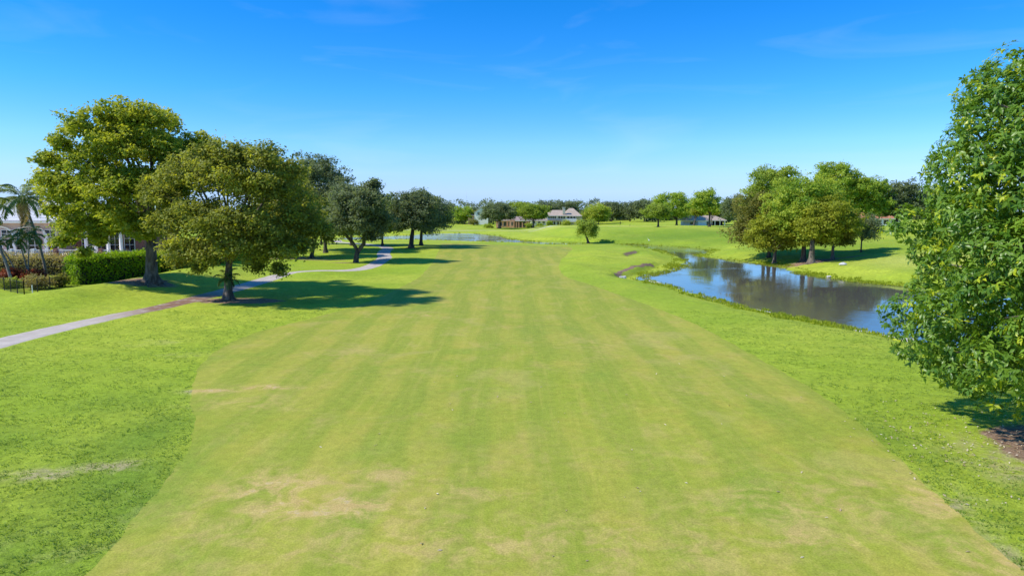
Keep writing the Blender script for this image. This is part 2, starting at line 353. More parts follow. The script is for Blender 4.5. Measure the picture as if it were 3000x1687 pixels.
TR = np.concatenate([np.where(flip[:, None], np.stack([A,B,Dd],1), np.stack([A,B,Cc],1)), np.where(flip[:, None], np.stack([B,Cc,Dd],1), np.stack([A,Cc,Dd],1))])
near = np.abs(gx) < 80
fs = np.where(near & (gy < 230), poly_sd(gx, gy, S_FAIR), -50.0) + 0.05*np.sin(gy*1.7) + 0.04*np.sin(gy*4.1)
def spots(L):
    v = np.zeros_like(gx)
    for cx, cy, sx, sy, a in L: v = np.maximum(v, gs(gx, gy, cx, cy, sx, sy, a))
    return v
A_DRY = spots([(0,17.3,14,2.8,.62),(-6,19.6,6,4,.62),(9,19.5,6,4,.6),(2,24,10,3,.33),(-14.9,32.9,1.7,.42,1.35),(-12.2,33.6,1.8,.5,1.35),(-12.4,31.0,3.4,1.8,.55),(-7.5,21.2,2.4,2.0,.95),(-5.7,19.8,2.8,1.5,1.1),(-4.2,22.1,2.6,1.4,.7),(-8.0,18.0,2.5,1.6,.55),(-16.2,22.7,1.3,.6,1.35),(-14.2,23.3,1.5,.6,1.2),(-18.6,22.6,2.2,.9,.6),
    (12.9,19.9,1.6,1.6,.95),(11.4,21.0,1.8,1.6,.6),(-1.5,20.8,4,1.4,.55),(8.3,17.7,2.0,1.2,.75),(3,18.5,3,1.4,.5),(-10.3,41.7,3,2.6,.5),(-7.6,56.7,3.0,2.4,.6),(5.7,45.5,4,4,.4),(-5,37,3,1.8,.4),(9,33,2.6,2,.4),(-24,45,3.0,1.6,.45),(-20,41,2.0,1.0,.45),(12.3,16.5,2,2,.8),(18.3,22.5,2.6,4,.9),(-3,28,2.0,1.0,.35),(6.0,27.0,2.2,1.2,.4),(-23,70,2,1,.35)])
A_LUSH = spots([(-11.5,20.3,2.2,2.6,.9),(-15,17.0,6,3.2,.75),(-21,26,6,1.4,.45),(-1.2,25.7,1.8,2.0,.5),(-1.4,33,2.2,5,.35),(8,21,2.6,3.2,.35),(14.8,26.1,1.2,3.5,.7),(-14.6,26,2.2,4,.85),(-17.5,31,2.4,2.5,.45),(-13.0,22,2.4,3,.9),(60,128,26,16,.3),(50,196,34,17,1.0),(30,196,12,8,.8),(60,140,14,26,.75),(52,178,22,16,.75)])
A_DIRT = spots([(-26.6,66.0,4.4,2.3,1.25),(-41.2,74.2,4.6,2.6,1.15),(-39.5,124,6.5,3.4,1.05),(-33.5,119.5,6,1.1,.85),(-27.8,113.5,3.5,1.2,.8),(50.5,116.5,5.5,3.0,1.1),(46.8,117.8,2.2,3.0,1.0),(58,117.2,6,.9,.85),(20.8,25.6,2.4,2.4,1.1),(19.2,24.2,1.8,1.6,.7),(-62,84,5,4,1.0),(-47.5,172,6,2.5,.85)])
for L in SCARP:
    A_DIRT = np.maximum(A_DIRT, 0.95*np.exp(-(seg_dist(gx, gy, np.array(L, float), False)/0.45)**2))
A_MOWN = spots([(62,104,8,9,.9),(42,262,16,9,.9),(20,262,18,10,.7),(90,225,26,10,.6),(-20,300,30,14,.7)])
A_SHORE = np.maximum(np.exp(-np.clip(-sp, 0, 99)/3.0), np.exp(-np.clip(-sf, 0, 99)/4.0))*0.9
VV = np.stack([gx, gy, gz], 1); ATT = np.stack([A_DRY, A_LUSH, A_DIRT, A_MOWN, A_SHORE], 1)
# eroded lip: the turf drops in a step below each scarp line
for L, side in ((SCARP[0], 1), (SCARP[1], 1)):
    P = np.array(L, float); d = seg_dist(gx, gy, P, False)
    e = P[-1]-P[0]; s = ((gx-P[0][0])*e[1]-(gy-P[0][1])*e[0])/np.hypot(*e)
    VV[:, 2] += np.where(s > 0, -0.42, 0.18)*np.exp(-(d/2.4)**2)*sst(np.abs(s)/0.45+0.0)
def clip_tris(V, T, s, ATTR):
    """split triangles along s = 0, returns (triangles with s>0, triangles with s<0, V, ATTR) on a shared vertex list"""
    S = s[T]; pos = (S > 0).sum(1); inside = T[pos == 3]; outside = T[pos == 0]
    mixd = T[(pos > 0) & (pos < 3)]; Vn = [V]; An = [ATTR]; base = len(V); ins = [inside]; outs = [outside]
    one = (s[mixd] > 0).sum(1) == 1
    for grp, odd_pos in ((mixd[one], True), (mixd[~one], False)):
        if not len(grp): continue
        sg = s[grp] > 0; odd = np.argmax(sg if odd_pos else ~sg, 1); r = np.arange(len(grp))
        a = grp[r, odd]; b = grp[r, (odd+1) % 3]; c = grp[r, (odd+2) % 3]
        tb = s[a]/(s[a]-s[b]); tcx = s[a]/(s[a]-s[c])
        Vn += [V[a]+(V[b]-V[a])*tb[:, None], V[a]+(V[c]-V[a])*tcx[:, None]]
        An += [ATTR[a]+(ATTR[b]-ATTR[a])*tb[:, None], ATTR[a]+(ATTR[c]-ATTR[a])*tcx[:, None]]
        ib = base + np.arange(len(grp)); ic = ib + len(grp); base += 2*len(grp)
        tip = np.stack([a, ib, ic], 1); rest = np.concatenate([np.stack([ib, b, c], 1), np.stack([ib, c, ic], 1)])
        (ins if odd_pos else outs).append(tip); (outs if odd_pos else ins).append(rest)
    return np.concatenate(ins), np.concatenate(outs), np.concatenate(Vn), np.concatenate(An)
T_in, T_out, VV, ATT = clip_tris(VV, TR, fs, ATT)
def sheet(name, T, mat):
    u, inv = np.unique(T, return_inverse=True); T2 = inv.reshape(T.shape)
    at = {n: ('POINT', ATT[u, i]) for i, n in enumerate(('dry', 'lush', 'dirt', 'mown', 'shore'))}
    return tag(raw_mesh(name, VV[u], T2, mat, None, at, True), kind='structure')
sheet('ground', T_out, M_ROUGH); sheet('fairway', T_in, M_FAIR)

def strip(name, C, half, mat, lift, nacross=6, attr=None, wob=0.0):
    """a ribbon that follows the ground along centre line C"""
    C = np.asarray(C, float); d = np.gradient(C, axis=0); d /= np.linalg.norm(d, axis=1)[:, None]; nrm = np.stack([-d[:, 1], d[:, 0]], 1)
    al = np.linspace(-1, 1, nacross+1); ph = np.arange(len(C))
    wl = half*(1 + wob*np.sin(ph*0.9)*np.cos(ph*0.37))
    P = C[:, None, :] + nrm[:, None, :]*(al[None, :, None]*wl[:, None, None])
    X = P[..., 0].ravel(); Y = P[..., 1].ravel(); Z = height(X, Y) + lift
    edge = np.tile((np.abs(al) > 0.99), len(C)); Z = Z - np.where(edge, 0.10, 0)
    k = nacross+1; q = (np.arange(len(C)-1)[:, None]*k + np.arange(nacross)[None, :]).ravel()
    F = np.stack([q, q+k, q+k+1, q+1], 1)
    at = {'stain': ('POINT', attr(X, Y))} if attr else None
    return raw_mesh(name, np.stack([X, Y, Z], 1), F, mat, None, at, True)
PC = catmull(PATH, False, 14)
tag(strip('cart_path', PC, 1.58, M_PATH, 0.0, 8, lambda X, Y: np.clip(gs(X, Y, -31.6, 64, 3, 7.0, 1.25), 0, 1), 0.05), kind='structure')
tag(strip('far_path', catmull([(-62,300),(-45,306),(-30,302),(-16,292),(0,288),(14,286)], False, 14), 1.0, M_PATH, 0.05, 4, lambda X, Y: X*0), kind='structure')
tag(strip('far_path', catmull([(6,268),(12,272),(17,283),(22,300)], False, 14), 1.2, M_PATH, 0.05, 4, lambda X, Y: X*0), kind='structure')
# concrete edging / gutter shadow line on the high side of the path near the frame edge is the turf lip itself

def pond(name, S, grow_by, mat=None):
    C = np.asarray(S); d = np.roll(C, -1, 0)-np.roll(C, 1, 0); d /= np.linalg.norm(d, axis=1)[:, None]; nrm = np.stack([d[:, 1], -d[:, 0]], 1)
    area = 0.5*np.sum(C[:, 0]*np.roll(C[:, 1], -1)-np.roll(C[:, 0], -1)*C[:, 1])
    Q = C + nrm*grow_by*(1 if area > 0 else -1)
    bm = bmesh.new(); vs = [bm.verts.new((q[0], q[1], WATER_Z)) for q in Q]
    es = [bm.edges.new((vs[i], vs[(i+1) % len(vs)])) for i in range(len(vs))]
    bmesh.ops.triangle_fill(bm, use_beauty=True, edges=es)
    for f in bm.faces:
        f.normal_update()
        if f.normal.z < 0: f.normal_flip()
    me = bpy.data.meshes.new(name); bm.to_mesh(me); bm.free(); me.materials.append(mat or M_WATER)
    o = bpy.data.objects.new(name, me); COL.objects.link(o); o['kind'] = 'structure'; return o
pond('pond_water', S_POND, 1.0); pond('far_pond_water', S_FARP, 1.0, M_WATERF)

# ------------------------------------------------------------------ foliage
def unit(a): return a/(np.linalg.norm(a, axis=-1, keepdims=True)+1e-9)
def leaf_quads(rng, P, N, L, wr=0.62, tint=None):
    """rhombic leaves at P with normals N and lengths L"""
    n = len(P); t = unit(np.cross(N, rng.normal(size=(n, 3)))); b = np.cross(N, t); L = L[:, None]
    V = np.stack([P-t*L*0.5, P+b*L*wr*0.5+N*L*0.10, P+t*L*0.5, P-b*L*wr*0.5+N*L*0.10], 1).reshape(-1, 3)
    return V, np.arange(n*4, dtype=np.int32).reshape(-1, 4)
def shell_points(rng, lobes, n, lo=0.72, hi=1.06, down=0.35):
    """points in the outer shells of a union of ellipsoid lobes; those buried inside other lobes are dropped"""
    lobes = np.asarray(lobes, float); wgt = (lobes[:, 3]*lobes[:, 5])**1.0; wgt /= wgt.sum()
    idx = rng.choice(len(lobes), int(n*2.2), p=wgt); d = unit(rng.normal(size=(len(idx), 3)))
    keep = (d[:, 2] > -0.25) | (rng.random(len(idx)) < down); idx = idx[keep]; d = d[keep]
    r = lo+(hi-lo)*rng.random(len(idx))**0.6
    P = lobes[idx, :3]+d*lobes[idx, 3:6]*r[:, None]
    deep = np.zeros(len(P), bool)
    for c in lobes:
        q = ((P-c[:3])/c[3:6]); deep |= (q*q).sum(1) < 0.42
    P = P[~deep][:n]; d = d[~deep][:n]; idx = idx[~deep][:n]
    return P, d, idx
def sub_lobes(rng, lobes, k, fr=0.46):
    """each bough carries k leafy pads on its outside"""
    L = []
    for c in lobes:
        c = np.asarray(c, float); a0 = rng.random()*6.28
        for i in range(k):
            z = 1-1.55*(i+0.5)/k; a = a0+i*2.39996+rng.normal()*0.2; q = math.sqrt(max(0, 1-z*z)); f = 0.66+0.30*rng.random(); r = fr*(0.7+0.6*rng.random())
            L.append((*(c[:3]+np.array([q*math.cos(a), q*math.sin(a), z])*c[3:6]*f), c[3]*r, c[4]*r, c[5]*r*0.72))
    return L
def crown_mesh(rng, lobes, nclus, per, leaf, csize, mat, parent, name='crown', inner=0.12, updir=0.75, wr=0.62, hang=0.0, sub=7, out=0.18):
    boughs = lobes
    if sub: lobes = sub_lobes(rng, lobes, sub)
    P, D, idx = shell_points(rng, lobes, nclus, down=0.30)
    lt = rng.random(len(lobes))                       # tint drifts from lobe to lobe, then from spray to spray
    ct = 0.42*lt[idx] + 0.58*rng.random(len(P))
    n = len(P)*per; src = np.repeat(np.arange(len(P)), per)
    off = rng.normal(size=(n, 3))*csize*np.array([1.0, 1.0, 0.62])
    if hang: off[:, 2] -= np.abs(rng.normal(size=n))*hang
    Q = P[src]+off
    N = unit(D[src]*out+np.array([-0.20, -0.15, updir])+rng.normal(size=(n, 3))*0.50)
    T = np.clip(ct[src]+rng.normal(size=n)*0.13, 0, 1)
    L = leaf*(0.65+0.7*rng.random(n))
    V, F = leaf_quads(rng, Q, N, L, wr)
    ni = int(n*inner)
    if ni:                                            # larger inner leaves block see-through; the crown's inner shade is put into their tint
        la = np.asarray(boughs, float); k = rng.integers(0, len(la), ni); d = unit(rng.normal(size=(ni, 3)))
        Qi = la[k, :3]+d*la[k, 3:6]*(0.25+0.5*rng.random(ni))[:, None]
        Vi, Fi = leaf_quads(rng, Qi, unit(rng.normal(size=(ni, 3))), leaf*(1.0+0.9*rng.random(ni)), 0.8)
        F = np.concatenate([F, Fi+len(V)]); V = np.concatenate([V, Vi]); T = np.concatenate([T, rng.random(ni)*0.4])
    return raw_mesh(name, V, F, mat, parent, {'tint': ('FACE', T)})
def auto_lobes(rng, c, r, n, lr, flat=0.75):
    """lobes spread over an ellipsoid crown"""
    L = [(*c, r[0]*0.62, r[1]*0.62, r[2]*0.66)]
    for i in range(n):
        z = 1-2*(i+0.5)/n; a = i*2.39996+rng.random()*0.7
        if z < -flat: z = -flat*rng.random()
        q = math.sqrt(max(0, 1-z*z)); f = 0.62+0.16*rng.random(); s = lr*(0.75+0.55*rng.random())
        sx = s*min(r[0], r[2]*1.3)
        L.append((c[0]+q*math.cos(a)*r[0]*f, c[1]+q*math.sin(a)*r[1]*f, c[2]+z*r[2]*f, sx, sx, sx*0.82))
    return L
def trunk_mesh(rng, parent, lobes, h0, r0, mat, lean=(0, 0), nlimb=9, roots=0, fork=None, side=10):
    b = MB(); top = Vector((lean[0], lean[1], h0))
    pts = [Vector((0, 0, -0.3)), Vector((0, 0, 0.12)), Vector((lean[0]*0.1, lean[1]*0.1, 0.22*h0)), Vector((lean[0]*0.45, lean[1]*0.45, 0.6*h0)), top]
    ph = rng.random()*6
    b.tube(pts, [r0*1.9, r0*1.45, r0*1.02, r0*0.88, r0*0.72], side, True, lambda i, t: 1+(0.20 if i < 2 else 0.05)*math.sin(4*t+ph)+(0.1 if i < 2 else 0.03)*math.sin(7*t+ph*2))
    order = sorted(range(len(lobes)), key=lambda i: -lobes[i][3]*(0.7+0.6*rng.random()))[:nlimb]
    for i in order:
        c = Vector(lobes[i][:3]); st = top if rng.random() < 0.6 else pts[3].lerp(top, 0.4+0.5*rng.random())
        m1 = st.lerp(c, 0.35)+Vector((rng.normal()*0.3, rng.normal()*0.3, 0.12*(c-st).length)); m2 = st.lerp(c, 0.7)+Vector((rng.normal()*0.3, rng.normal()*0.3, 0.1*(c-st).length))
        ra = r0*(0.34+0.2*rng.random()); b.tube([st, m1, m2, c], [ra, ra*0.72, ra*0.45, ra*0.16], 6, False)
        for k in range(3):
            e = c+Vector((rng.normal(), rng.normal(), abs(rng.normal())*0.8))*lobes[i][3]*0.45
            b.tube([m2.lerp(c, 0.3), m2.lerp(e, 0.6)+Vector((0, 0, 0.2)), e], [ra*0.34, ra*0.22, ra*0.06], 5, False)
    for k in range(roots):
        a = 2*math.pi*k/roots+rng.random()*0.5; ln = r0*(3.2+2.5*rng.random()); q = [Vector((math.cos(a)*r0*0.9, math.sin(a)*r0*0.9, 0.28*r0))]
        bx, by = parent.location.x, parent.location.y
        for f in (0.45, 1.0):
            aa = a+rng.normal()*0.18; px, py = math.cos(aa)*ln*f, math.sin(aa)*ln*f
            q.append(Vector((px, py, hz(bx+px, by+py)-parent.location.z+0.02-0.10*(f > 0.9))))
        b.tube(q, [r0*0.42, r0*0.22, r0*0.10], 6, False)
    return b.build('trunk', mat, parent, True)

def sil_lobes(rng, spec, px, bx, by, cx, Rc, lean=0.0):
    """lobes given by their place in the tree's front elevation (metres = px * units), doubled front and back over a round plan"""
    L = []
    for (x, y, r) in spec:
        dx = (x-bx)*px; z = (by-y)*px; rr = r*px; a = math.sqrt(max(0.5, Rc*Rc-(dx-cx)**2))*0.62
        for s in (-1, 1):
            yy = s*a*(0.65+0.5*rng.random()); L.append((dx+lean*yy+(rng.normal()*0.5 if s > 0 else 0), yy, z+(rng.normal()*0.4 if s > 0 else 0), rr, rr, rr*0.8))
    return L

# --- the two big trees beside the cart path
rng = np.random.default_rng(11)
t = thing('shade_tree', 'tallest yellow-green spreading tree, thick trunk in a mulch bed above the cart path', 'tree', (-39.5, 74.5, hz(-39.5, 74.5)-0.03))
lb = sil_lobes(rng, [(x_+16, y_, r_) for x_, y_, r_ in [(300,290,50),(388,300,56),(235,325,52),(330,365,66),(420,372,55),(182,365,30),(255,415,60),(130,398,32),(118,440,28),(180,475,55),(150,462,40),(300,470,70),(380,465,62),(240,535,58),(180,560,42),(150,598,26),(310,545,54),(362,575,40),(250,580,32),(470,395,52),(512,352,34),(345,300,40),(205,625,20),(440,470,50),(130,520,25)]], 0.0418, 383, 708, -4.0, 7.6, -0.45)
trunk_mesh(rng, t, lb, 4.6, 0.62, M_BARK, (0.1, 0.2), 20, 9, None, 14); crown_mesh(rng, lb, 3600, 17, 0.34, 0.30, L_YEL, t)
rng = np.random.default_rng(12)
t = thing('shade_tree', 'dark olive-leaved round tree with a mulch ring right beside the cart path', 'tree', (-28.0, 66.8, hz(-28.0, 66.8)-0.03))
lb = sil_lobes(rng, [(x_+16, y_, r_) for x_, y_, r_ in [(600,395,48),(530,395,44),(675,400,44),(465,440,50),(560,450,66),(650,465,66),(725,430,40),(715,480,46),(405,490,40),(425,560,50),(485,530,58),(560,555,66),(650,560,66),(738,545,50),(770,570,32),(455,620,42),(525,630,46),(600,600,58),(680,620,50),(740,612,36),(640,655,26),(435,648,22),(798,570,22),(385,460,30),(500,660,18),(690,665,18)]], 0.0384, 575, 752, 0.6, 7.4, -0.36)
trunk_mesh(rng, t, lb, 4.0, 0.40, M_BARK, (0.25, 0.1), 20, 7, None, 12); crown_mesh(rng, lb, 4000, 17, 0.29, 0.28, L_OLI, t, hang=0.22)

def tree(name, label, x, y, top, bot, cx, rx, mat, seed, leaf, ncl, per, group=None, r0=0.3, bark=None, nl=16, lr=0.40, cy=0.0, ry=None, lean=(0, 0), h0=None, nlimb=10, roots=0, hang=0.0, cs=None, dz=0.0, inner=0.12, wr=0.62, updir=0.75):
    rng = np.random.default_rng(seed); z = hz(x, y)-0.03+dz
    t = thing(name, label, 'tree', (x, y, z), 0, group)
    rz = (top-bot)/2; lb = auto_lobes(rng, (cx, cy, bot+rz), (rx, ry or rx, rz), nl, lr)
    trunk_mesh(rng, t, lb, h0 or max(0.8, bot+rz*0.35), r0, bark or M_OAKB, lean, nlimb, roots)
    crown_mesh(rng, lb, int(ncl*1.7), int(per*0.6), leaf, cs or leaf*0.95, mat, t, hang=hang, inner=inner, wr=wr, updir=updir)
    return t
G1 = 'trees along the cart path'
tree('shade_tree', 'olive tree with drooping skirts standing in bare soil, behind the mulch-ringed tree', -41.2, 125, 15.5, 1.6, 0.2, 6.4, L_OLI, 21, 0.42, 560, 30, G1, 0.42, nl=18, hang=0.5)
tree('shade_tree', 'low-skirted olive tree whose trunk leans in the soil bed, next to the Y-forked oak', -36.6, 124.5, 12.5, 1.2, 0.2, 5.2, L_OLI, 22, 0.40, 460, 30, G1, 0.36, nl=16, lean=(0.8, 0), hang=0.6)
tree('oak_tree', 'tall grey-green oak showing its high rounded top behind the olive trees', -44.5, 146, 21.0, 3.2, 3.4, 7.8, L_OAK, 23, 0.42, 820, 30, G1, 0.5, nl=24, lr=0.34)
tree('oak_tree', 'grey-green oak in front of the tallest oak, leaning over the path side', -38.0, 139, 14.5, 2.0, 2.6, 5.8, L_OAK, 24, 0.40, 560, 30, G1, 0.36, nl=18, lr=0.36)
tree('sapling_tree', 'small yellowish young tree with slim straight trunk behind the soil bed', -48.0, 172, 8.8, 2.4, -0.2, 3.4, L_OLI, 25, 0.42, 190, 26, G1, 0.22, nl=10)
# Y-forked live oak
rng = np.random.default_rng(26)
t = thing('oak_tree', 'live oak with a dark Y-forked trunk standing just inside the bend of the cart path', 'tree', (-26.0, 113.7, hz(-26, 113.7)-0.03), 0, G1)
lb = auto_lobes(rng, (0.6, 0, 8.4), (5.2, 5.2, 4.9), 20, 0.40)+[(2.8, -1.0, 4.4, 1.5, 1.3, 0.9), (3.5, 0, 13.0, 1.1, 1.0, 0.9), (2.6, 0.4, 12.2, 1.5, 1.4, 1.2), (-3.6, -0.5, 6.2, 2.2, 2.0, 1.5), (4.4, 0, 7.2, 1.8, 1.8, 1.4)]
b = MB(); b.tube([(0, 0, -0.3), (-0.05, 0, 0.15), (0.1, 0, 1.3), (0.35, 0, 2.1)], [0.62, 0.50, 0.38, 0.40], 10, True)
b.tube([(0.3, 0, 1.9), (-0.5, 0.1, 3.3), (-1.6, 0.1, 4.5), (-3.0, 0, 6.0), (-3.6, 0, 7.6)], [0.33, 0.28, 0.24, 0.17, 0.06], 8, False)
b.tube([(0.35, 0, 1.9), (1.35, 0, 3.2), (1.5, 0, 4.6), (1.1, 0.1, 6.2), (1.5, 0, 9.0)], [0.36, 0.32, 0.28, 0.20, 0.07], 8, False)
for i in range(2, 20):
    c = Vector(lb[i][:3]); s = Vector((-2.2, 0.1, 5.2)) if c.x < -0.5 else Vector((1.2, 0.1, 5.6))
    b.tube([s, s.lerp(c, 0.5)+Vector((0, 0, 0.5)), c], [0.15, 0.10, 0.03], 5, False)
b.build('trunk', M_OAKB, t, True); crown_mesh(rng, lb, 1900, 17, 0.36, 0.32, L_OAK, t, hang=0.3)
tree('oak_tree', 'dark grey oak crowding behind the Y-forked oak', -39.0, 166, 14.2, 1.6, 1.0, 6.0, L_OAK, 27, 0.44, 480, 28, G1, 0.36, nl=16)
tree('oak_tree', 'slender oak with a low hanging crown between the forked oak and the twin-trunked pair', -31.5, 166, 12.4, 1.4, 0.4, 4.6, L_OAKG, 28, 0.42, 340, 28, G1, 0.25, nl=14, hang=0.4)
tree('oak_tree', 'grey-green oak at the fairway edge, nearer and thicker trunk of the pair', -22.9, 154.9, 13.4, 2.4, 0.6, 5.9, L_OAK, 29, 0.40, 640, 30, G1, 0.52, nl=20, lean=(0.5, 0), roots=6, h0=4.4)
tree('oak_tree', 'grey-green oak at the fairway edge, farther and slimmer trunk beside the pond gap', -22.4, 168, 12.6, 2.4, 1.6, 5.6, L_OAK, 30, 0.42, 560, 28, G1, 0.38, nl=18, lean=(0.3, 0), h0=4.6)

# --- trees round the far houses
G2 = 'trees round the far houses'
def far(label, x, y, top, bot, cx, rx, mat, seed, name='oak_tree', leaf=0.75, ncl=150, per=24, r0=0.4, **k):
    top = bot+(top-bot)*0.91; rx *= 0.93
    return tree(name, label, x, y, top, bot, cx, rx, mat, seed, leaf, ncl, per, G2, r0, **k)
far('far round green tree nearest the grey oaks, left end of the far tree line', -42.5, 440, 11.4, 0.6, 0, 7.0, L_GRN, 40, 'shade_tree')
far('far dark-based green tree left of the white gable house', -29.5, 430, 12.4, 0.6, 0, 7.8, L_GRN, 41, 'shade_tree', ncl=200)
far('broad grey-green oak hiding the white gable and the pink house', -6.2, 336, 13.4, 2.4, -0.5, 10.6, L_OAK, 42, ncl=420, leaf=0.62, r0=0.7, nl=24, lr=0.32, h0=3.6)
far('oak top rising behind the broad oak', 2.0, 404, 15.0, 3.0, 1.0, 11.0, L_OAKG, 43, ncl=300, nl=18)
far('rounded oak in front of the gap between the pink house and the two-storey house', 10.5, 338, 12.4, 2.8, 0.4, 7.8, L_OAKG, 44, ncl=320, leaf=0.62, r0=0.42, nl=20, h0=3.4)
far('dark oak behind the low mauve-roofed house', 19.5, 418, 14.2, 2.0, 1.0, 8.4, L_OAK, 45, ncl=240)
far('dark oak standing behind the chimney of the two-storey house', 32.5, 422, 14.8, 2.0, 1.0, 8.6, L_OAK, 46, ncl=260)
far('light green tree beside the right gable of the two-storey house', 50.5, 400, 12.6, 0.6, -0.5, 8.6, L_LIME, 47, 'shade_tree', ncl=300)
far('first grey-green oak of the dark row behind the green', 64.0, 440, 13.4, 0.4, 0, 7.4, L_OAK, 48, ncl=200)
far('second grey-green oak of the dark row behind the green', 75.0, 436, 13.6, 0.4, 0, 8.4, L_OAK, 49, ncl=220)
far('third and highest oak of the dark row behind the green', 82.5, 428, 15.2, 0.4, 0, 8.2, L_OAK, 50, ncl=240)
far('big domed green tree, tallest behind the green, with sky gaps at its rim', 79.5, 331, 18.4, 0.8, -2.5, 10.8, L_GRN, 51, 'shade_tree', ncl=520, leaf=0.62, r0=0.55, nl=26, lr=0.30)
far('dark round tree between the domed tree and the golden trees', 96.0, 350, 10.2, 0.3, 0.4, 6.2, L_OAKG, 52, 'shade_tree', ncl=190)
far('green tree behind the roof of the white-walled house', 106.5, 352, 11.2, 0.3, 0, 7.0, L_OAK, 53, 'shade_tree', ncl=220)
far('small golden-leaved tree with slanting trunk before the white-walled house', 74.8, 282, 8.4, 3.2, 1.4, 3.0, L_GOLD, 54, 'ornamental_tree', leaf=0.42, ncl=150, r0=0.28, nl=9, lean=(0.6, 0), h0=3.0)
far('thin double-trunked golden tree by the white-walled house', 83.5, 287, 10.2, 3.0, 1.2, 3.2, L_GOLD, 55, 'ornamental_tree', leaf=0.42, ncl=150, r0=0.22, nl=9, h0=3.6)
far('small round oak alone on the grassy rise, with its shadow beside it', 51.0, 239, 8.3, 2.4, -0.4, 5.9, L_OAKG, 56, leaf=0.42, ncl=430, r0=0.34, nl=18, h0=2.6, hang=0.15)
far('small weeping tree at the end of the far pond, trailing pale strands', 21.8, 195.5, 7.2, 2.2, -0.2, 3.4, L_OAKG, 57, 'weeping_tree', leaf=0.34, ncl=300, r0=0.32, nl=12, lean=(-0.8, 0), h0=2.6, hang=0.7)
far('grey-green oak leaning on the slope left of the waterside group', 73.2, 221, 11.8, 2.0, -1.8, 4.6, L_OAK, 58, leaf=0.45, ncl=330, r0=0.3, nl=16)
far('dark green tree whose top shows between the leaning oak and the waterside group', 72.0, 250, 15.2, 3.0, -1.0, 5.6, L_GRN, 59, 'shade_tree', leaf=0.55, ncl=260)
# --- group beside the right-hand pond
G3 = 'trees on the pond bank'
tree('shade_tree', 'tall grey-green tree behind the waterside group, left of the two high tops', 65.0, 176, 19.0, 2.6, 1.6, 7.6, L_OAKG, 60, 0.46, 720, 28, G3, 0.5, nl=22, lr=0.34)
tree('shade_tree', 'bronze-olive tree hanging over the water, outermost of the waterside group', 48.6, 129, 12.6, 0.6, -1.9, 5.4, L_BRN, 61, 0.36, 620, 28, G3, 0.36, nl=18, hang=0.6)
tree('shade_tree', 'full green tree in the middle of the waterside group, highest of its three trunks', 51.2, 119.8, 14.9, 1.2, -0.2, 6.4, L_GRN, 62, 0.36, 900, 28, G3, 0.42, nl=24, lr=0.36, bark=M_BARK, roots=6)
tree('shade_tree', 'yellow-green tree with the thickest pale trunk in the waterside group', 50.4, 114.6, 11.4, 1.6, 2.4, 5.2, L_GOLD, 63, 0.34, 560, 28, G3, 0.46, nl=18, bark=M_BARK, roots=7, h0=4.2)
tree('shade_tree', 'low golden-tipped tree with a short trunk at the water edge of the group', 46.8, 121.5, 9.2, 0.9, -0.6, 4.6, L_GOLD, 64, 0.34, 420, 28, G3, 0.34, nl=16, bark=M_BARK, h0=2.4)
tree('shade_tree', 'bronze-tipped bushy tree tucked against the thick pale trunk', 55.0, 117, 8.6, 0.9, -0.2, 3.8, L_BRN, 65, 0.34, 330, 28, G3, 0.3, nl=14, bark=M_BARK)
tree('shade_tree', 'tall dark green tree behind the waterside group, right of the two high tops', 94.6, 201.8, 21.0, 3.0, 0.6, 7.6, L_GRN, 66, 0.5, 760, 28, G3, 0.55, nl=24, lr=0.34)
tree('shade_tree', 'dark green tree stepping down beside the taller dark tree', 104.5, 202, 16.6, 1.6, 0, 6.6, L_GRN, 67, 0.5, 520, 28, G3, 0.45, nl=18)
tree('oak_tree', 'hazy grey oak between the dark trees and the large glossy tree', 114.5, 204, 14.6, 2.2, 0.4, 6.8, L_OAK, 68, 0.5, 520, 28, G3, 0.45, nl=18)
tree('oak_tree', 'grey oak half hidden by the large glossy tree', 127.0, 206, 13.6, 2.0, 0.4, 6.4, L_OAKG, 69, 0.5, 420, 26, G3, 0.45, nl=16)
tree('sapling_tree', 'small thin-crowned sapling alone on the bank beyond the pond', 62.4, 122.0, 6.6, 1.5, 0.4, 2.8, L_OAK, 70, 0.26, 300, 24, G3, 0.14, nl=10, bark=M_OAKB, inner=0.05, cs=0.38)

# --- far-off wood that closes the gaps behind the houses
rng = np.random.default_rng(80); lb = []
for x in np.arange(-150, 330, 5.0):
    y = 470+rng.normal()*14+0.10*abs(x); r = 6.0+2.0*rng.random(); lb.append((x+rng.normal()*2, y, 5.8+rng.random()*2.4, r, r, r*0.95)); lb.append((x+3, y-4, 1.6, 6, 4, 4.5))
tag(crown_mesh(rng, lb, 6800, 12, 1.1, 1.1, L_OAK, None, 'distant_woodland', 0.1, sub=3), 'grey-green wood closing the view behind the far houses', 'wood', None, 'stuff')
for i, (x0, x1, yy) in enumerate(((-190, -62, 245),)):
    lb = []
    for x in np.arange(x0, x1, 6.0):
        r = 5.0+2.0*rng.random(); lb.append((x, yy+rng.normal()*5-0.1*x, 3.8+rng.random()*1.2, r, r, r*0.9))
    tag(crown_mesh(rng, lb, 1200, 14, 0.8, 0.9, L_OAKG, None, 'distant_woodland', 0.1), 'green wood beyond the bend of the cart path, behind the oaks', 'wood', None, 'stuff')

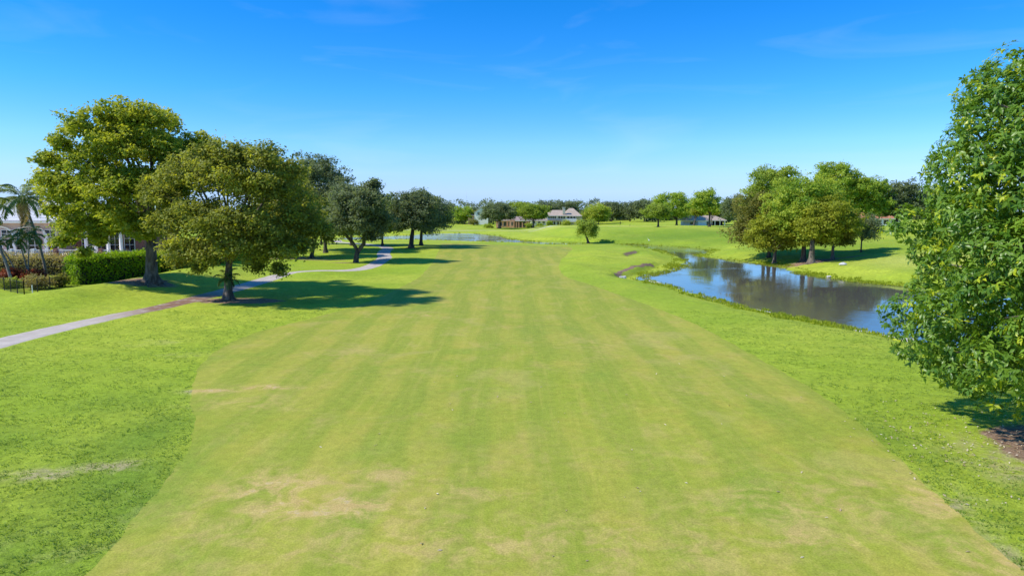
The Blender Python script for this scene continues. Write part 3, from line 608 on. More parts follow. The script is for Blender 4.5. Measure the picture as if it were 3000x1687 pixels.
# --- the large glossy-leaved tree close to the camera
rng = np.random.default_rng(90); TX, TY = 23.35, 26.5
TZ = hz(TX, TY)-0.03
t = thing('glossy_leaved_tree', 'large glossy green tree with drooping long leaves, cut off by the picture edge', 'tree', (TX, TY, TZ))
prof_z = [1.6, 2.6, 3.6, 4.5, 5.7, 6.75, 8.0, 10.0, 11.0, 12.9, 13.8, 14.5, 15.0]; prof_r = [4.1, 5.5, 6.6, 7.0, 6.7, 6.2, 6.4, 6.0, 5.8, 5.9, 5.3, 4.1, 2.2]
lb = []
for i in range(190):
    z = 2.2+12.4*((i+0.5)/190)**1.05; a = i*2.39996+rng.normal()*0.25; s = 0.8+0.75*rng.random(); rr = np.interp(z, prof_z, prof_r)-s*0.75+rng.normal()*0.35
    lb.append((rr*math.cos(a), rr*math.sin(a), z, s*1.15, s*1.15, s*0.9))
lb.append((-5.6, 4.0, 8.4, 0.9, 0.8, 0.8)); lb.append((-6.1, 4.1, 8.1, 0.7, 0.7, 0.5)); lb.append((-6.0, 3.0, 4.6, 1.1, 1.1, 0.9))
for i in range(60):                                          # inner boughs
    z = 3.2+10.5*((i+0.5)/60); a = i*2.39996; rr = np.interp(z, prof_z, prof_r)*0.52; lb.append((rr*math.cos(a), rr*math.sin(a), z, 1.5, 1.5, 1.2))
trunk_mesh(rng, t, lb[:193], 3.4, 0.55, M_BARK, (0.2, 0.1), 46, 7, None, 12)
P, D, idx = shell_points(rng, lb, 27000, 0.55, 1.08, 0.6)
facing = (P[:, 0]*(-TX)+P[:, 1]*(-TY)) > -45; P, D, idx = P[facing], D[facing], idx[facing]
PER = 9; n = len(P)*PER; src = np.repeat(np.arange(len(P)), PER)
ax = unit(D+np.array([0, 0, 0.35])+rng.normal(size=D.shape)*0.35)[src]
rad = rng.normal(size=(n, 3)); rad = unit(rad-ax*(rad*ax).sum(1, keepdims=True))
dirs = unit(rad*0.95+ax*0.35+np.array([0, 0, -0.42])+rng.normal(size=(n, 3))*0.14)
LN = 0.15+0.17*rng.random(n); org = P[src]+rng.normal(size=(n, 3))*0.05
nrm = ax+np.array([0, 0, 0.5]); nrm = unit(nrm-dirs*(nrm*dirs).sum(1, keepdims=True)); sd = np.cross(dirs, nrm)
lt = rng.random(len(lb)); young = rng.random(len(P)) < 0.06+0.08*(D[:, 0] < -0.2)  # bright leaves, more on the sun side: sunlit highlights painted into the tint
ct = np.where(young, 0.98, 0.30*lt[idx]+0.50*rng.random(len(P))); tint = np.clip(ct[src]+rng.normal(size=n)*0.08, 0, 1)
# the 300 that show largest stay leaves of their own
wp = org+np.array([TX, TY, TZ]); dist = np.linalg.norm(wp-np.array([0, 0, 9.0]), axis=1)
infr = (wp[:, 0]/wp[:, 1] < 0.73) & (wp[:, 2]-9 < 0.2*wp[:, 1])
cand = np.argsort(np.where(infr, dist-4*LN, 1e9))[:2400]; own = rng.choice(cand, 300, replace=False); isown = np.zeros(n, bool); isown[own] = True
def leaf_verts(o, d, s, nn, L):
    L = L[:, None]; w = L*0.20
    m = o+d*L*0.48+nn*L*0.06; tip = o+d*L-nn*L*0.08
    return np.stack([o, m+s*w+nn*L*0.05, m, m-s*w+nn*L*0.05, tip], 1)
k = ~isown
Vl = leaf_verts(org[k], dirs[k], sd[k], nrm[k], LN[k]).reshape(-1, 3); q = (np.arange(k.sum())*5)[:, None]
Fl = np.concatenate([q+np.array([[0, 2, 1]]), q+np.array([[0, 3, 2]]), q+np.array([[1, 2, 4]]), q+np.array([[2, 3, 4]])])
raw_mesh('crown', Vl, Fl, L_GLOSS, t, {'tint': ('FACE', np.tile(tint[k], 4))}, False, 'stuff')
protos = []
for v in range(3):
    lv = leaf_verts(np.zeros((1, 3)), np.array([[1., 0, 0]]), np.array([[0, 1., 0]]), np.array([[0, 0, 1.]]), np.array([1.0]))[0]
    me = bpy.data.meshes.new('leaf'); me.from_pydata([tuple(p) for p in lv], [], [(0, 2, 1), (0, 3, 2), (1, 2, 4), (2, 3, 4)])
    a = me.attributes.new('tint', 'FLOAT', 'FACE'); a.data.foreach_set('value', np.full(4, (0.25, 0.5, 0.75)[v], np.float32)); me.materials.append(L_GLOSS); protos.append(me)
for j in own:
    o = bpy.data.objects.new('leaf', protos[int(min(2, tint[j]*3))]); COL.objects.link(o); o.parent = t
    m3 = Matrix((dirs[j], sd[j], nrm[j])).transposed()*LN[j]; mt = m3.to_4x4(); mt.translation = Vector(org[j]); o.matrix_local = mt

# ------------------------------------------------------------------ hedges and shrubs
def leafy_box(name, label, cat, loc, rz, dims, mat, seed, leaf, dens, group=None, core=M_SHADE, rough=0.18, smallname='foliage'):
    rng = np.random.default_rng(seed); t = thing(name, label, cat, loc, rz, group); lx, ly, h = dims
    b = MB(); b.box(-lx/2+0.25, lx/2-0.25, -ly/2+0.25, ly/2-0.25, -0.3, h-0.25); b.build('stems', core, t)  # solid core box against see-through, the hedge's inner shade put into its colour
    faces = [((-1, 0, 0), ly*h), ((1, 0, 0), ly*h), ((0, -1, 0), lx*h), ((0, 1, 0), lx*h), ((0, 0, 1), lx*ly)]
    PP = []; NN = []
    for nrm, area in faces:
        n = int(area*dens); p = (rng.random((n, 3))-0.5)*np.array([lx, ly, h]); p[:, 2] += h/2; nrm = np.array(nrm, float)
        for a in range(3):
            if nrm[a]: p[:, a] = (nrm[a]*[lx/2, ly/2, h/2][a]+(h/2 if a == 2 else 0))
        bul = 0.10*np.sin(p[:, 0]*2.1+1)+0.10*np.sin(p[:, 1]*1.7+p[:, 2]*2.3)+0.08*np.sin(p[:, 0]*5.1+p[:, 2]*4)
        p += nrm*(bul+rng.normal(size=n)*rough)[:, None]; PP.append(p); NN.append(np.tile(nrm, (n, 1)))
    P = np.concatenate(PP); N = np.concatenate(NN); P[:, 2] = np.maximum(P[:, 2], 0.02)
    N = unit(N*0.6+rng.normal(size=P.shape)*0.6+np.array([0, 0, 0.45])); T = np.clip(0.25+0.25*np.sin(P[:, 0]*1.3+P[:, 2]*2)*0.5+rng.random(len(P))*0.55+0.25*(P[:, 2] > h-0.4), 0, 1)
    V, F = leaf_quads(rng, P, N, leaf*(0.7+0.6*rng.random(len(P)))); raw_mesh(smallname, V, F, mat, t, {'tint': ('FACE', T)}); return t
def bush(name, label, loc, r, h, mat, seed, leaf, ncl, group=None, cat='shrub'):
    rng = np.random.default_rng(seed); t = thing(name, label, cat, loc, 0, group)
    lb = auto_lobes(rng, (0, 0, h*0.52), (r, r, h*0.5), 8, 0.5)
    b = MB()
    for k in range(6):
        e = lb[1+k][:3]; b.tube([(0.1*math.cos(k), 0.1*math.sin(k), -0.1), tuple(0.5*c for c in e), e], [0.05, 0.04, 0.015], 5, False)
    b.build('stems', M_OAKB, t); crown_mesh(rng, lb, ncl, 14, leaf, leaf*1.1, mat, t, 'foliage', sub=0); return t
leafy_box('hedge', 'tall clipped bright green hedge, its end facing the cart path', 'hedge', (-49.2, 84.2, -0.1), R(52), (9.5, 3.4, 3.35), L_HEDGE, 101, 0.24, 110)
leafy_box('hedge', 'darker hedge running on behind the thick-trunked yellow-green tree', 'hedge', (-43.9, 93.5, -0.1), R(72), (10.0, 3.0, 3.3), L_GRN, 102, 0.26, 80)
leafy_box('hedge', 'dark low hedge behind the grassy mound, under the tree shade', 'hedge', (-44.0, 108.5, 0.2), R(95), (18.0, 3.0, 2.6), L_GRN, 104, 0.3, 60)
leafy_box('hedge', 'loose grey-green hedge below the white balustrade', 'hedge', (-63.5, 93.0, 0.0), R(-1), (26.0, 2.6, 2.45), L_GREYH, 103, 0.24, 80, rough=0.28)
bush('shrub', 'round red-leaved shrub among the palm stems, nearer the fence corner', (-57.8, 82.0, 0.0), 1.15, 1.5, L_RED, 111, 0.26, 90)
bush('shrub', 'larger red-leaved shrub left among the palm stems', (-60.8, 82.2, 0.0), 1.5, 1.5, L_RED, 112, 0.26, 120)
bush('shrub', 'clipped tan-green shrub just behind the fence corner', (-52.4, 75.2, 0.0), 1.5, 1.5, L_GREYH, 113, 0.2, 150)
bush('shrub', 'low yellow-green shrub behind the front run of fence', (-56.5, 76.4, 0.0), 1.4, 1.05, L_LIME, 114, 0.2, 120)
bush('shrub', 'low grey shrub at the far end of the fence front', (-59.5, 78.2, 0.0), 1.2, 0.95, L_GREYH, 115, 0.2, 100)
bush('shrub', 'brown-leaved shrub behind the fence side run', (-51.8, 77.6, 0.0), 1.0, 1.3, L_BRN, 116, 0.2, 100)
bush('shrub', 'yellow-green bush under the balcony of the two-storey house', (30.6, 387.0, -0.9), 2.4, 3.0, L_LIME, 117, 0.5, 70)
bush('shrub', 'dark bush beside the glass doors of the two-storey house', (21.0, 387.0, -1.0), 1.5, 2.6, L_GRN, 118, 0.5, 50)
bush('shrub', 'leafy bush at the corner of the two-storey house by the weeping tree', (38.2, 386.0, -0.9), 2.2, 3.2, L_LIME, 119, 0.5, 60)
bush('shrub', 'dark shrub before the pink porch columns', (8.8, 346.0, -1.0), 1.8, 2.2, L_GRN, 120, 0.45, 60)
bush('shrub', 'broad dark shrub left of the pink porch', (-12.0, 345.0, -1.0), 3.0, 2.0, L_GRN, 121, 0.45, 80)
bush('shrub', 'dark shrub below the white gable', (-22.5, 402.0, -1.0), 3.4, 3.2, L_BRN, 122, 0.5, 90)
bush('shrub', 'olive shrub in front of the mauve-roofed house', (14.6, 362.0, -1.0), 2.0, 1.8, L_GRN, 123, 0.45, 60)

# ------------------------------------------------------------------ palms
def frond_mesh(name, length, droop, nleaf, leaflen, mat, seed, lift=0.5):
    """one feather frond along +X: rib and leaflets"""
    rng = np.random.default_rng(seed); n = 14; pts = []; ang = lift; p = np.array([0., 0., 0.])
    for i in range(n+1):
        pts.append(p.copy()); st = length/n; p = p+np.array([math.cos(ang)*st, 0, math.sin(ang)*st]); ang -= droop/n*(0.6+0.9*i/n)
    pts = np.array(pts); V = []; F = []; T = []
    for i in range(n):                                    # rib
        w0, w1 = 0.035*(1-i/n)+0.008, 0.035*(1-(i+1)/n)+0.008; b = len(V)
        V += [pts[i]+(0, w0, 0), pts[i]-(0, w0, 0), pts[i+1]-(0, w1, 0), pts[i+1]+(0, w1, 0)]; F.append((b, b+1, b+2, b+3)); T.append(0.9)
    for k in range(nleaf):
        f = 0.14+0.86*(k/nleaf); j = f*n; i = min(int(j), n-1); o = pts[i]+(pts[i+1]-pts[i])*(j-i); d = pts[i+1]-pts[i]; d = d/np.linalg.norm(d)
        L = leaflen*(0.35+0.65*math.sin(math.pi*min(1, 0.12+f*0.85)))*(0.85+0.3*rng.random())
        for s in (-1, 1):
            q = d*0.55+np.array([0, s*0.80, -0.25-0.45*rng.random()]); q /= np.linalg.norm(q); wd = np.cross(q, (0, 0, 1.0)); wd /= np.linalg.norm(wd)+1e-6
            m = o+q*L*0.5; e = o+q*L+np.array([0, 0, -0.22*L]); b = len(V); w = 0.045*leaflen/0.8+0.01
            V += [o, m+wd*w, e, m-wd*w]; F.append((b, b+1, b+2, b+3)); T.append(rng.random())
    me_o = raw_mesh(name, np.array(V), np.array(F), mat, None, {'tint': ('FACE', np.array(T))}); me = me_o.data; bpy.data.objects.remove(me_o); return me
FR_G = [frond_mesh('frond', 4.3, 1.9, 46, 0.85, L_PALM, 200+i, 0.55) for i in range(2)]; FR_Y = frond_mesh('frond', 3.9, 2.1, 40, 0.8, L_DRYF, 205, 0.2)
FR_S = [frond_mesh('frond', 2.1, 1.9, 26, 0.55, L_PALMD, 210+i, 0.7) for i in range(2)]
def palm(label, base, hub, nf, meshes, r0, seed, dry=None, group=None, name='palm_tree', bark=M_PALMB, scale=1.0, nuts=0):
    rng = np.random.default_rng(seed); t = thing(name, label, 'palm', base, 0, group)
    h = Vector(hub)-Vector(base); b = MB(); n = 9
    pts = [Vector((h.x*(f**1.6), h.y*(f**1.6), h.z*f-0.1*(1-f))) for f in np.linspace(0, 1, n)]
    b.tube(pts, [r0*(1.35 if i == 0 else 1.0-0.35*i/n) for i in range(n)], 8, True); b.build('trunk', bark, t, True)
    if nuts:
        b = MB()
        for k in range(nuts):
            a = k*2.4; c = h+Vector((math.cos(a)*0.35, math.sin(a)*0.35, -0.35-0.1*(k % 3))); b.tube([c+Vector((0, 0, -0.16)), c+Vector((0, 0, -0.08)), c+Vector((0, 0, 0.06)), c+Vector((0, 0, 0.15))], [0.03, 0.13, 0.13, 0.03], 6)
        b.build('fruit_cluster', M_BARK, t, True)
    for k in range(nf):
        f = k/nf; el = 1.25-1.75*f+rng.normal()*0.10; az = k*2.39996+rng.normal()*0.2
        me = dry if (dry and f > 0.80) else meshes[k % len(meshes)]
        o = bpy.data.objects.new('frond', me); COL.objects.link(o); o.parent = t; o.location = h; s = scale*(0.85+0.25*rng.random()); o.scale = (s, s, s)
        o.rotation_euler = (rng.normal()*0.15, -el+0.45, az)
    return t
GP = 'palms by the fenced pool yard'
palm('coconut palm with a high crown of arching fronds, before the white roof', (-58.9, 86.0, 0), (-60.6, 85.2, 10.2), 20, FR_G, 0.17, 301, FR_Y, GP, nuts=7)
palm('leaning coconut palm at the picture edge with yellowing fronds', (-58.6, 79.5, 0), (-63.0, 81.0, 9.0), 18, FR_G, 0.18, 302, FR_Y, GP, nuts=5)
palm('short dark-headed palm, first of the slim trio counted from the picture edge', (-60.6, 83.4, 0), (-62.4, 83.0, 4.7), 13, FR_S, 0.09, 304, None, GP)
palm('short dark-headed palm in the middle of the slim trio', (-59.6, 83.8, 0), (-60.4, 83.6, 5.2), 14, FR_S, 0.09, 305, None, GP)
palm('short dark-headed palm right beside the coconut palm trunk', (-58.8, 82.6, 0), (-58.4, 82.8, 5.7), 14, FR_S, 0.09, 306, None, GP, scale=1.1)
palm('broad-leaved young palm below the balustrade behind the coconut palm', (-56.8, 90.4, 0), (-56.6, 90.2, 2.9), 9, FR_S, 0.10, 307, None, GP, scale=0.9)
palm('small dark palm sprouting against the trunk of the mulch-ringed olive tree', (-27.65, 66.35, hz(-27.65, 66.35)-0.02), (-27.75, 66.30, hz(-27.65, 66.35)+2.1), 12, FR_S, 0.13, 308, None, GP, bark=M_OAKB, scale=0.72)

# ------------------------------------------------------------------ houses
def window(parent, x0, x1, y, z0, z1, cols=2, rows=1, fr=0.08, mat=None):
    """a window in a wall that faces -Y: frame, pane, glazing bars"""
    mat = mat or M_WHITE; b = MB()
    b.box(x0, x1, y-0.08, y+0.05, z1-fr, z1); b.box(x0, x1, y-0.08, y+0.05, z0, z0+fr); b.box(x0, x0+fr, y-0.08, y+0.05, z0+fr, z1-fr); b.box(x1-fr, x1, y-0.08, y+0.05, z0+fr, z1-fr)
    w = b.build('window', mat, parent); g = MB(); g.box(x0+fr, x1-fr, y-0.02, y+0.03, z0+fr, z1-fr); g.build('pane', M_GLASS, w)
    m = MB()
    for i in range(1, cols): c = x0+(x1-x0)*i/cols; m.box(c-fr*0.35, c+fr*0.35, y-0.06, y-0.022, z0+fr, z1-fr)
    for i in range(1, rows): c = z0+(z1-z0)*i/rows; m.box(x0+fr, x1-fr, y-0.055, y-0.024, c-fr*0.35, c+fr*0.35)
    if m.v: m.build('glazing_bar', mat, w)
    return w
def hip_roof(parent, x0, x1, y0, y1, ze, zr, mat, inset=None, courses=0, thick=0.22):
    """hipped roof with eaves at ze; tile courses are real steps"""
    ins = inset if inset is not None else (y1-y0)/2; ym = (y0+y1)/2; b = MB()
    n = max(1, courses)
    def ring(f): return [(x0+ins*f, y0+(ym-y0)*f, ze+(zr-ze)*f), (x1-ins*f, y0+(ym-y0)*f, ze+(zr-ze)*f), (x1-ins*f, y1-(y1-ym)*f, ze+(zr-ze)*f), (x0+ins*f, y1-(y1-ym)*f, ze+(zr-ze)*f)]
    for i in range(n):
        a = ring(i/n); c = ring(min(0.9995, (i+1)/n)); a = [(p[0], p[1], p[2]+(0.09 if courses else 0)) for p in a]; base = len(b.v)
        b.add(a+c, [(0, 1, 5, 4), (1, 2, 6, 5), (2, 3, 7, 6), (3, 0, 4, 7)])
        if courses and i: low = ring(i/n); low = [(p[0], p[1], p[2]-0.005) for p in low]; b.add(low+a, [(0, 1, 5, 4), (1, 2, 6, 5), (2, 3, 7, 6), (3, 0, 4, 7)])
    b.add(ring(0.9995), [(0, 1, 2, 3)])
    r = b.build('roof', mat, parent); f = MB(); f.box(x0, x1, y0, y1, ze-thick, ze-0.004); f.build('eaves', M_WHITE, r); return r
def column(parent, x, y, z0, z1, r, mat=None, name='column'):
    b = MB(); hgt = z1-z0
    b.tube([(x, y, z0), (x, y, z0+0.12), (x, y, z0+0.13), (x, y, z0+0.3), (x, y, z0+hgt*0.5), (x, y, z1-0.28), (x, y, z1-0.14), (x, y, z1)], [r*1.7, r*1.7, r*1.35, r*1.05, r, r*0.85, r*1.3, r*1.4], 10, True)
    return b.build(name, mat or M_WHITE, parent, True)

# pink house with white roof behind the hedges
h = thing('pink_house', 'pink house with white tiled roof, arches, columns and white balustrade behind the hedges', 'house', (-72.0, 100.0, 0))
b = MB(); b.box(-19, 6.2, 0, 14, -0.3, 7.0); b.build('wall', M_PINK, h)
hip_roof(h, -20.2, 7.4, -1.3, 15.2, 7.1, 10.6, M_ROOFW, 6.5, 16)
b = MB(); b.box(-19, 16.5, -6.0, -0.003, -0.3, 2.45); b.build('terrace', M_BEIGE, h)
b = MB(); b.box(6.2, 16.5, 3.0, 14, -0.3, 7.0); b.build('loggia_wall', M_BRICK, h)
hip_roof(h, 6.0, 17.4, -0.8, 14.9, 6.75, 9.6, M_ROOFW, 5.0, 14)
for k, x in enumerate((9.8, 11.2, 13.05, 14.9)): column(h, x, -0.2, 2.45, 6.4, 0.24)
b = MB(); b.box(8.9, 16.2, -0.55, 0.15, 6.4, 6.72); b.build('entablature', M_WHITE, h)
for x in (7.2, 9.3, 11.4, 13.6): window(h, x, x+1.6, 2.95, 2.6, 5.4, 2, 3)
for x in (-17.5, -13.9, -9.2, -4.5, -1.6, 1.2, 3.6): window(h, x, x+2.0, -0.03, 2.6, 4.6, 2, 2)
for x in (-12.6, -7.9, -3.2, -1.5, 3.1): window(h, x+0.6, x+2.3, -0.03, 4.75, 5.9, 2, 2)
for i in range(4):                                           # arch bands between pilasters
    x0 = -14.8+4.7*i; b = MB(); n = 12
    for k in range(n):
        a0, a1 = math.pi*k/n, math.pi*(k+1)/n; cx, rr = x0+2.35, 2.35
        p = [(cx-(rr-d)*math.cos(a), 5.3+(1.15-d*0.5)*math.sin(a)) for a, d in ((a0, 0), (a1, 0), (a1, 0.32), (a0, 0.32))]
        b.add([(q[0], -0.28, q[1]) for q in p]+[(q[0], -0.002, q[1]) for q in p], [(0, 1, 2, 3), (7, 6, 5, 4), (0, 4, 5, 1), (3, 2, 6, 7), (1, 5, 6, 2), (0, 3, 7, 4)])
    b.build('arch', M_WHITE, h)
for i in range(5):
    x = -14.8+4.7*i; b = MB(); b.box(x-0.22, x+0.22, -0.32, -0.004, 2.46, 5.3); b.build('pilaster', M_WHITE, h)
bal = MB(); bal.box(-19, 16.5, -5.95, -5.70, 3.18, 3.30); bal.box(-19, 16.5, -5.92, -5.73, 2.46, 2.58); rail = bal.build('balustrade', M_WHITE, h)
bal = MB()
for x in np.arange(-18.8, 16.4, 0.26): bal.tube([(x, -5.83, 2.58), (x, -5.83, 2.75), (x, -5.83, 2.95), (x, -5.83, 3.18)], [0.05, 0.085, 0.055, 0.05], 6, False)
bal.build('baluster', M_WHITE, rail, True, 'stuff')
for x in np.arange(-18.8, 16.6, 3.1):
    m = M_BRICK if abs(x-9.1) < 0.3 or abs(x-15.3) < 0.3 else M_WHITE
    b = MB(); b.box(x-0.25, x+0.25, -6.1, -5.6, 2.452, 3.45); b.build('pier', m, rail)

# cream two-storey house at the far end
h = thing('cream_house', 'two-storey cream house with taupe hipped roof and stone chimney on a grassy rise', 'house', (28.0, 392.0, 0.2))
b = MB(); b.box(-8.6, 8.6, 0, 12, -2.4, 4.5); b.build('wall', M_BEIGE, h)
hip_roof(h, -9.6, 6.0, -1.4, 13.4, 4.55, 7.7, M_ROOFB, 5.2, 8); hip_roof(h, 0.6, 12.0, -0.9, 12.9, 4.35, 8.8, M_ROOFB, 4.6, 8)
b = MB(); b.box(0.9, 2.4, -0.35, 0.75, 5.4, 9.2); b.box(0.75, 2.55, -0.5, 0.9, 9.0, 9.35); b.build('chimney', M_STONE, h)
b = MB(); b.box(-7.6, -2.6, -0.35, -0.003, 2.35, 4.5); b.build('window_bay', M_WHITE, h)
for i in range(4): window(h, -7.4+i*1.18, -6.34+i*1.18, -0.38, 2.75, 4.35, 1, 1)
for x in (-1.6, -0.2, 1.2): window(h, x, x+1.15, -0.03, 2.85, 4.3, 1, 1)
b = MB(); b.box(3.0, 8.9, -1.6, -0.004, 1.0, 2.75); b.box(3.0, 8.9, -1.6, -1.45, 2.75, 2.85); b.build('balcony', M_WHITE, h)
for x in (3.4, 5.2, 6.9): window(h, x, x+1.45, -0.03, 2.9, 4.3, 1, 1)
b = MB(); b.box(-8.8, 0.2, -1.5, -0.005, 1.75, 2.1); b.build('ledge_roof', M_ROOFP, h)
for x in (-7.6, -5.4, -4.2, -2.2, -0.8): window(h, x, x+1.05, -0.03, -1.0, 1.3, 1, 1)
b = MB(); b.box(8.603, 12.2, 2, 11, -2.4, 3.4); b.build('side_wing', M_BEIGE, h)

# salmon bungalow with porch
h = thing('salmon_bungalow', 'low salmon house with a columned porch under spreading oaks', 'house', (0.0, 352.0, 0.1))
b = MB(); b.box(-8.2, 9.2, 1.8, 11, -1.8, 2.6); b.build('wall', M_SALM, h)
hip_roof(h, -9.0, 10.0, 1.0, 11.8, 2.65, 4.6, M_ROOFP, 4.6, 6)
b = MB(); b.box(1.6, 8.6, -1.9, 1.75, 2.3, 2.62); b.build('porch_roof', M_WHITE, h)
for x in (0.8, 2.2, 3.5, 5.3, 7.2, 8.4):
    b = MB(); b.box(x-0.24, x+0.24, -1.8, -1.3, -1.8, 2.298); b.build('column', M_SALM, h)
for x in (-6.8, -4.4, -2.0, 1.2, 3.4, 5.8): window(h, x, x+1.6, 1.77, -0.4, 2.1, 2, 1)
b = MB(); b.box(-1.4, 1.5, -1.6, 1.796, -1.8, 2.9); b.build('entry_bay', M_SALM, h); window(h, -0.5, 0.7, -1.63, 0.0, 2.1, 2, 1)

# mauve-roofed bungalow
h = thing('mauve_roofed_bungalow', 'low house with steep mauve hipped roof between the salmon and cream houses', 'house', (15.0, 374.0, 0.3))
b = MB(); b.box(-4.6, 3.6, 0, 9, -1.8, 1.9); b.build('wall', M_BEIGE, h)
hip_roof(h, -5.4, 4.4, -0.8, 9.8, 1.95, 4.9, M_ROOFP, 3.6, 6)
for x in (-3.6, -0.8, 1.6): window(h, x, x+1.3, -0.03, 0.2, 1.6, 2, 1)

# white gabled house
h = thing('white_gabled_house', 'white house with one tall steep gable showing beside the broad oak', 'house', (-19.0, 424.0, 0.4))
b = MB(); b.add([(-4.2, 0, -2), (4.2, 0, -2), (4.2, 0, 6.0), (0, 0, 9.2), (-4.2, 0, 6.0), (-4.2, 10, -0.5), (4.2, 10, -0.5), (4.2, 10, 6.0), (0, 10, 9.2), (-4.2, 10, 6.0)], [(0, 1, 2, 3, 4), (9, 8, 7, 6, 5), (0, 4, 9, 5), (1, 6, 7, 2), (4, 3, 8, 9), (3, 2, 7, 8)]); b.build('wall', M_WHITE, h)
b = MB()
for s in (-1, 1): b.add([(s*4.7, -0.5, 5.72), (0, -0.5, 9.35), (0, 10.5, 9.35), (s*4.7, 10.5, 5.72), (s*4.7, -0.5, 5.97), (0, -0.5, 9.6), (0, 10.5, 9.6), (s*4.7, 10.5, 5.97)], [(0, 1, 2, 3), (4, 7, 6, 5), (0, 4, 5, 1), (2, 6, 7, 3), (0, 3, 7, 4)])
b.build('roof', M_ROOFB, h); window(h, -2.4, -0.8, -0.03, 4.6, 6.2, 2, 2)
b = MB(); b.box(-8.2, -4.203, 1.0, 8, -2, 4.0); b.build('side_wing', M_SALM, h)
hip_roof(h, -8.9, -4.0, 0.3, 8.7, 4.05, 5.6, M_ROOFP, 2.2, 4); window(h, -7.2, -5.6, 0.97, 2.0, 3.6, 2, 1)

# white-walled bungalow on the terrace
h = thing('white_walled_bungalow', 'low house with white walls and pinkish roof behind the golden trees', 'house', (92.0, 330.0, hz(92, 330)-0.1))
b = MB(); b.box(-2.4, 4.4, 0, 9, -0.5, 2.6); b.build('wall', M_WHITE, h); b = MB(); b.box(-8.6, -2.403, 2.4, 9, -0.5, 2.2); b.build('side_wing', M_BEIGE, h)
b = MB(); b.box(4.403, 10.5, 3.4, 9, -0.5, 2.5); b.build('porch_wall', M_SHADE, h)  # shade under the porch roof painted as a near-black wall
hip_roof(h, -9.4, 11.2, -0.9, 9.9, 2.65, 4.9, M_ROOFB, 4.6, 6)
for x in (5.6, 8.0, 10.3): b = MB(); b.box(x-0.15, x+0.15, -0.4, -0.1, -0.4, 2.42); b.build('porch_post', M_WHITE, h)
window(h, 1.6, 3.0, -0.03, 0.1, 2.1, 2, 2); window(h, -5.8, -4.2, 2.37, 0.5, 1.7, 2, 1)

# house with orange roof glimpsed past the pond trees
h = thing('orange_roofed_house', 'house with orange tiled roof and blue-grey windows glimpsed past the pond trees', 'house', (158.0, 300.0, hz(158, 300)-0.1))
b = MB(); b.box(-10.5, 12, 0, 9, -0.5, 3.4); b.build('wall', M_BEIGE, h); hip_roof(h, -11.4, 12.9, -0.9, 9.9, 3.45, 6.0, M_ROOFO, 4.8, 6)
for x in (-8.5, -4.5, -1.6, 1.4, 4.6, 8.0): window(h, x, x+2.0, -0.03, 0.5, 2.8, 2, 1)
for x in (-9.4, -5.5, -2.4, 3.9, 7.2): b = MB(); b.box(x-0.2, x+0.2, -0.5, -0.1, -0.4, 3.22); b.build('column', M_WHITE, h)
b = MB(); b.box(-13, 10, -5.2, -4.9, -0.5, 1.0); b.build('garden_wall', M_WHITE, h)

# ------------------------------------------------------------------ fences, stakes, small things
def fence(label, pts, hgt, step, mat=M_DARK, pick=0.13):
    x0, y0 = pts[0]; t = thing('metal_fence', label, 'fence', (x0, y0, hz(x0, y0)), 0, 'metal fences of the pool yard'); z00 = t.location.z
    rl = MB(); pk = MB()
    for (ax, ay), (bx, by) in zip(pts[:-1], pts[1:]):
        L = math.hypot(bx-ax, by-ay); n = max(1, round(L/step))
        for i in range(n+1):
            f = i/n; x, y = ax+(bx-ax)*f, ay+(by-ay)*f; z = hz(x, y)-z00; x -= x0; y -= y0
            p = MB(); p.box(x-0.035, x+0.035, y-0.035, y+0.035, z-0.2, z+hgt+0.06); p.box(x-0.05, x+0.05, y-0.05, y+0.05, z+hgt+0.062, z+hgt+0.10); p.build('post', mat, t)
            if i < n:
                x2, y2 = ax+(bx-ax)*(i+1)/n, ay+(by-ay)*(i+1)/n; z2 = hz(x2, y2)-z00; x2 -= x0; y2 -= y0
                for zz in (0.12, hgt-0.05): rl.tube([(x, y, z+zz), (x2, y2, z2+zz)], [0.022, 0.022], 4)
                m = int(L/n/pick)
                for k in range(1, m):
                    g = k/m; pk.tube([(x+(x2-x)*g, y+(y2-y)*g, z+(z2-z)*g+0.1), (x+(x2-x)*g, y+(y2-y)*g, z+(z2-z)*g+hgt-0.05)], [0.009, 0.009], 3, False)
    rl.build('rail', mat, t); pk.build('pickets', mat, t, False, 'stuff'); return t
fence('dark metal fence turning a corner in front of the low shrubs', [(-62.5, 79.5), (-57.1, 75.4), (-50.4, 70.0), (-51.2, 77.2), (-50.2, 80.0)], 1.35, 2.2)
fence('dark metal fence running in front of the loose grey-green hedge', [(-74, 90.6), (-62, 90.4), (-52.5, 90.0)], 1.3, 2.4)
def rock(label, x, y, r, seed, mat=M_ROCK, z=None, name='rock'):
    rg = np.random.default_rng(seed); bm = bmesh.new(); bmesh.ops.create_icosphere(bm, subdivisions=2, radius=1.0)
    k = rg.normal(size=(3, 3))
    for v in bm.verts: c = v.co; d = 1+0.16*math.sin(3*c.x*k[0, 0]+k[0, 1])+0.14*math.sin(4*c.y+k[1, 1]*3)+0.1*math.sin(5*c.z+k[2, 2]); v.co = Vector((c.x*r*d*1.2, c.y*r*d, c.z*r*d*0.65))
    me = bpy.data.meshes.new(name); bm.to_mesh(me); bm.free(); me.materials.append(mat); o = bpy.data.objects.new(name, me); COL.objects.link(o)
    o.location = (x, y, (hz(x, y) if z is None else z)+r*0.3); return tag(o, label, 'rock')
rock('white boulder at the foot of the leaning edge palm', -57.8, 79.0, 0.55, 401); rock('white boulder behind the red shrub near the coconut palm', -56.2, 82.0, 0.5, 402)
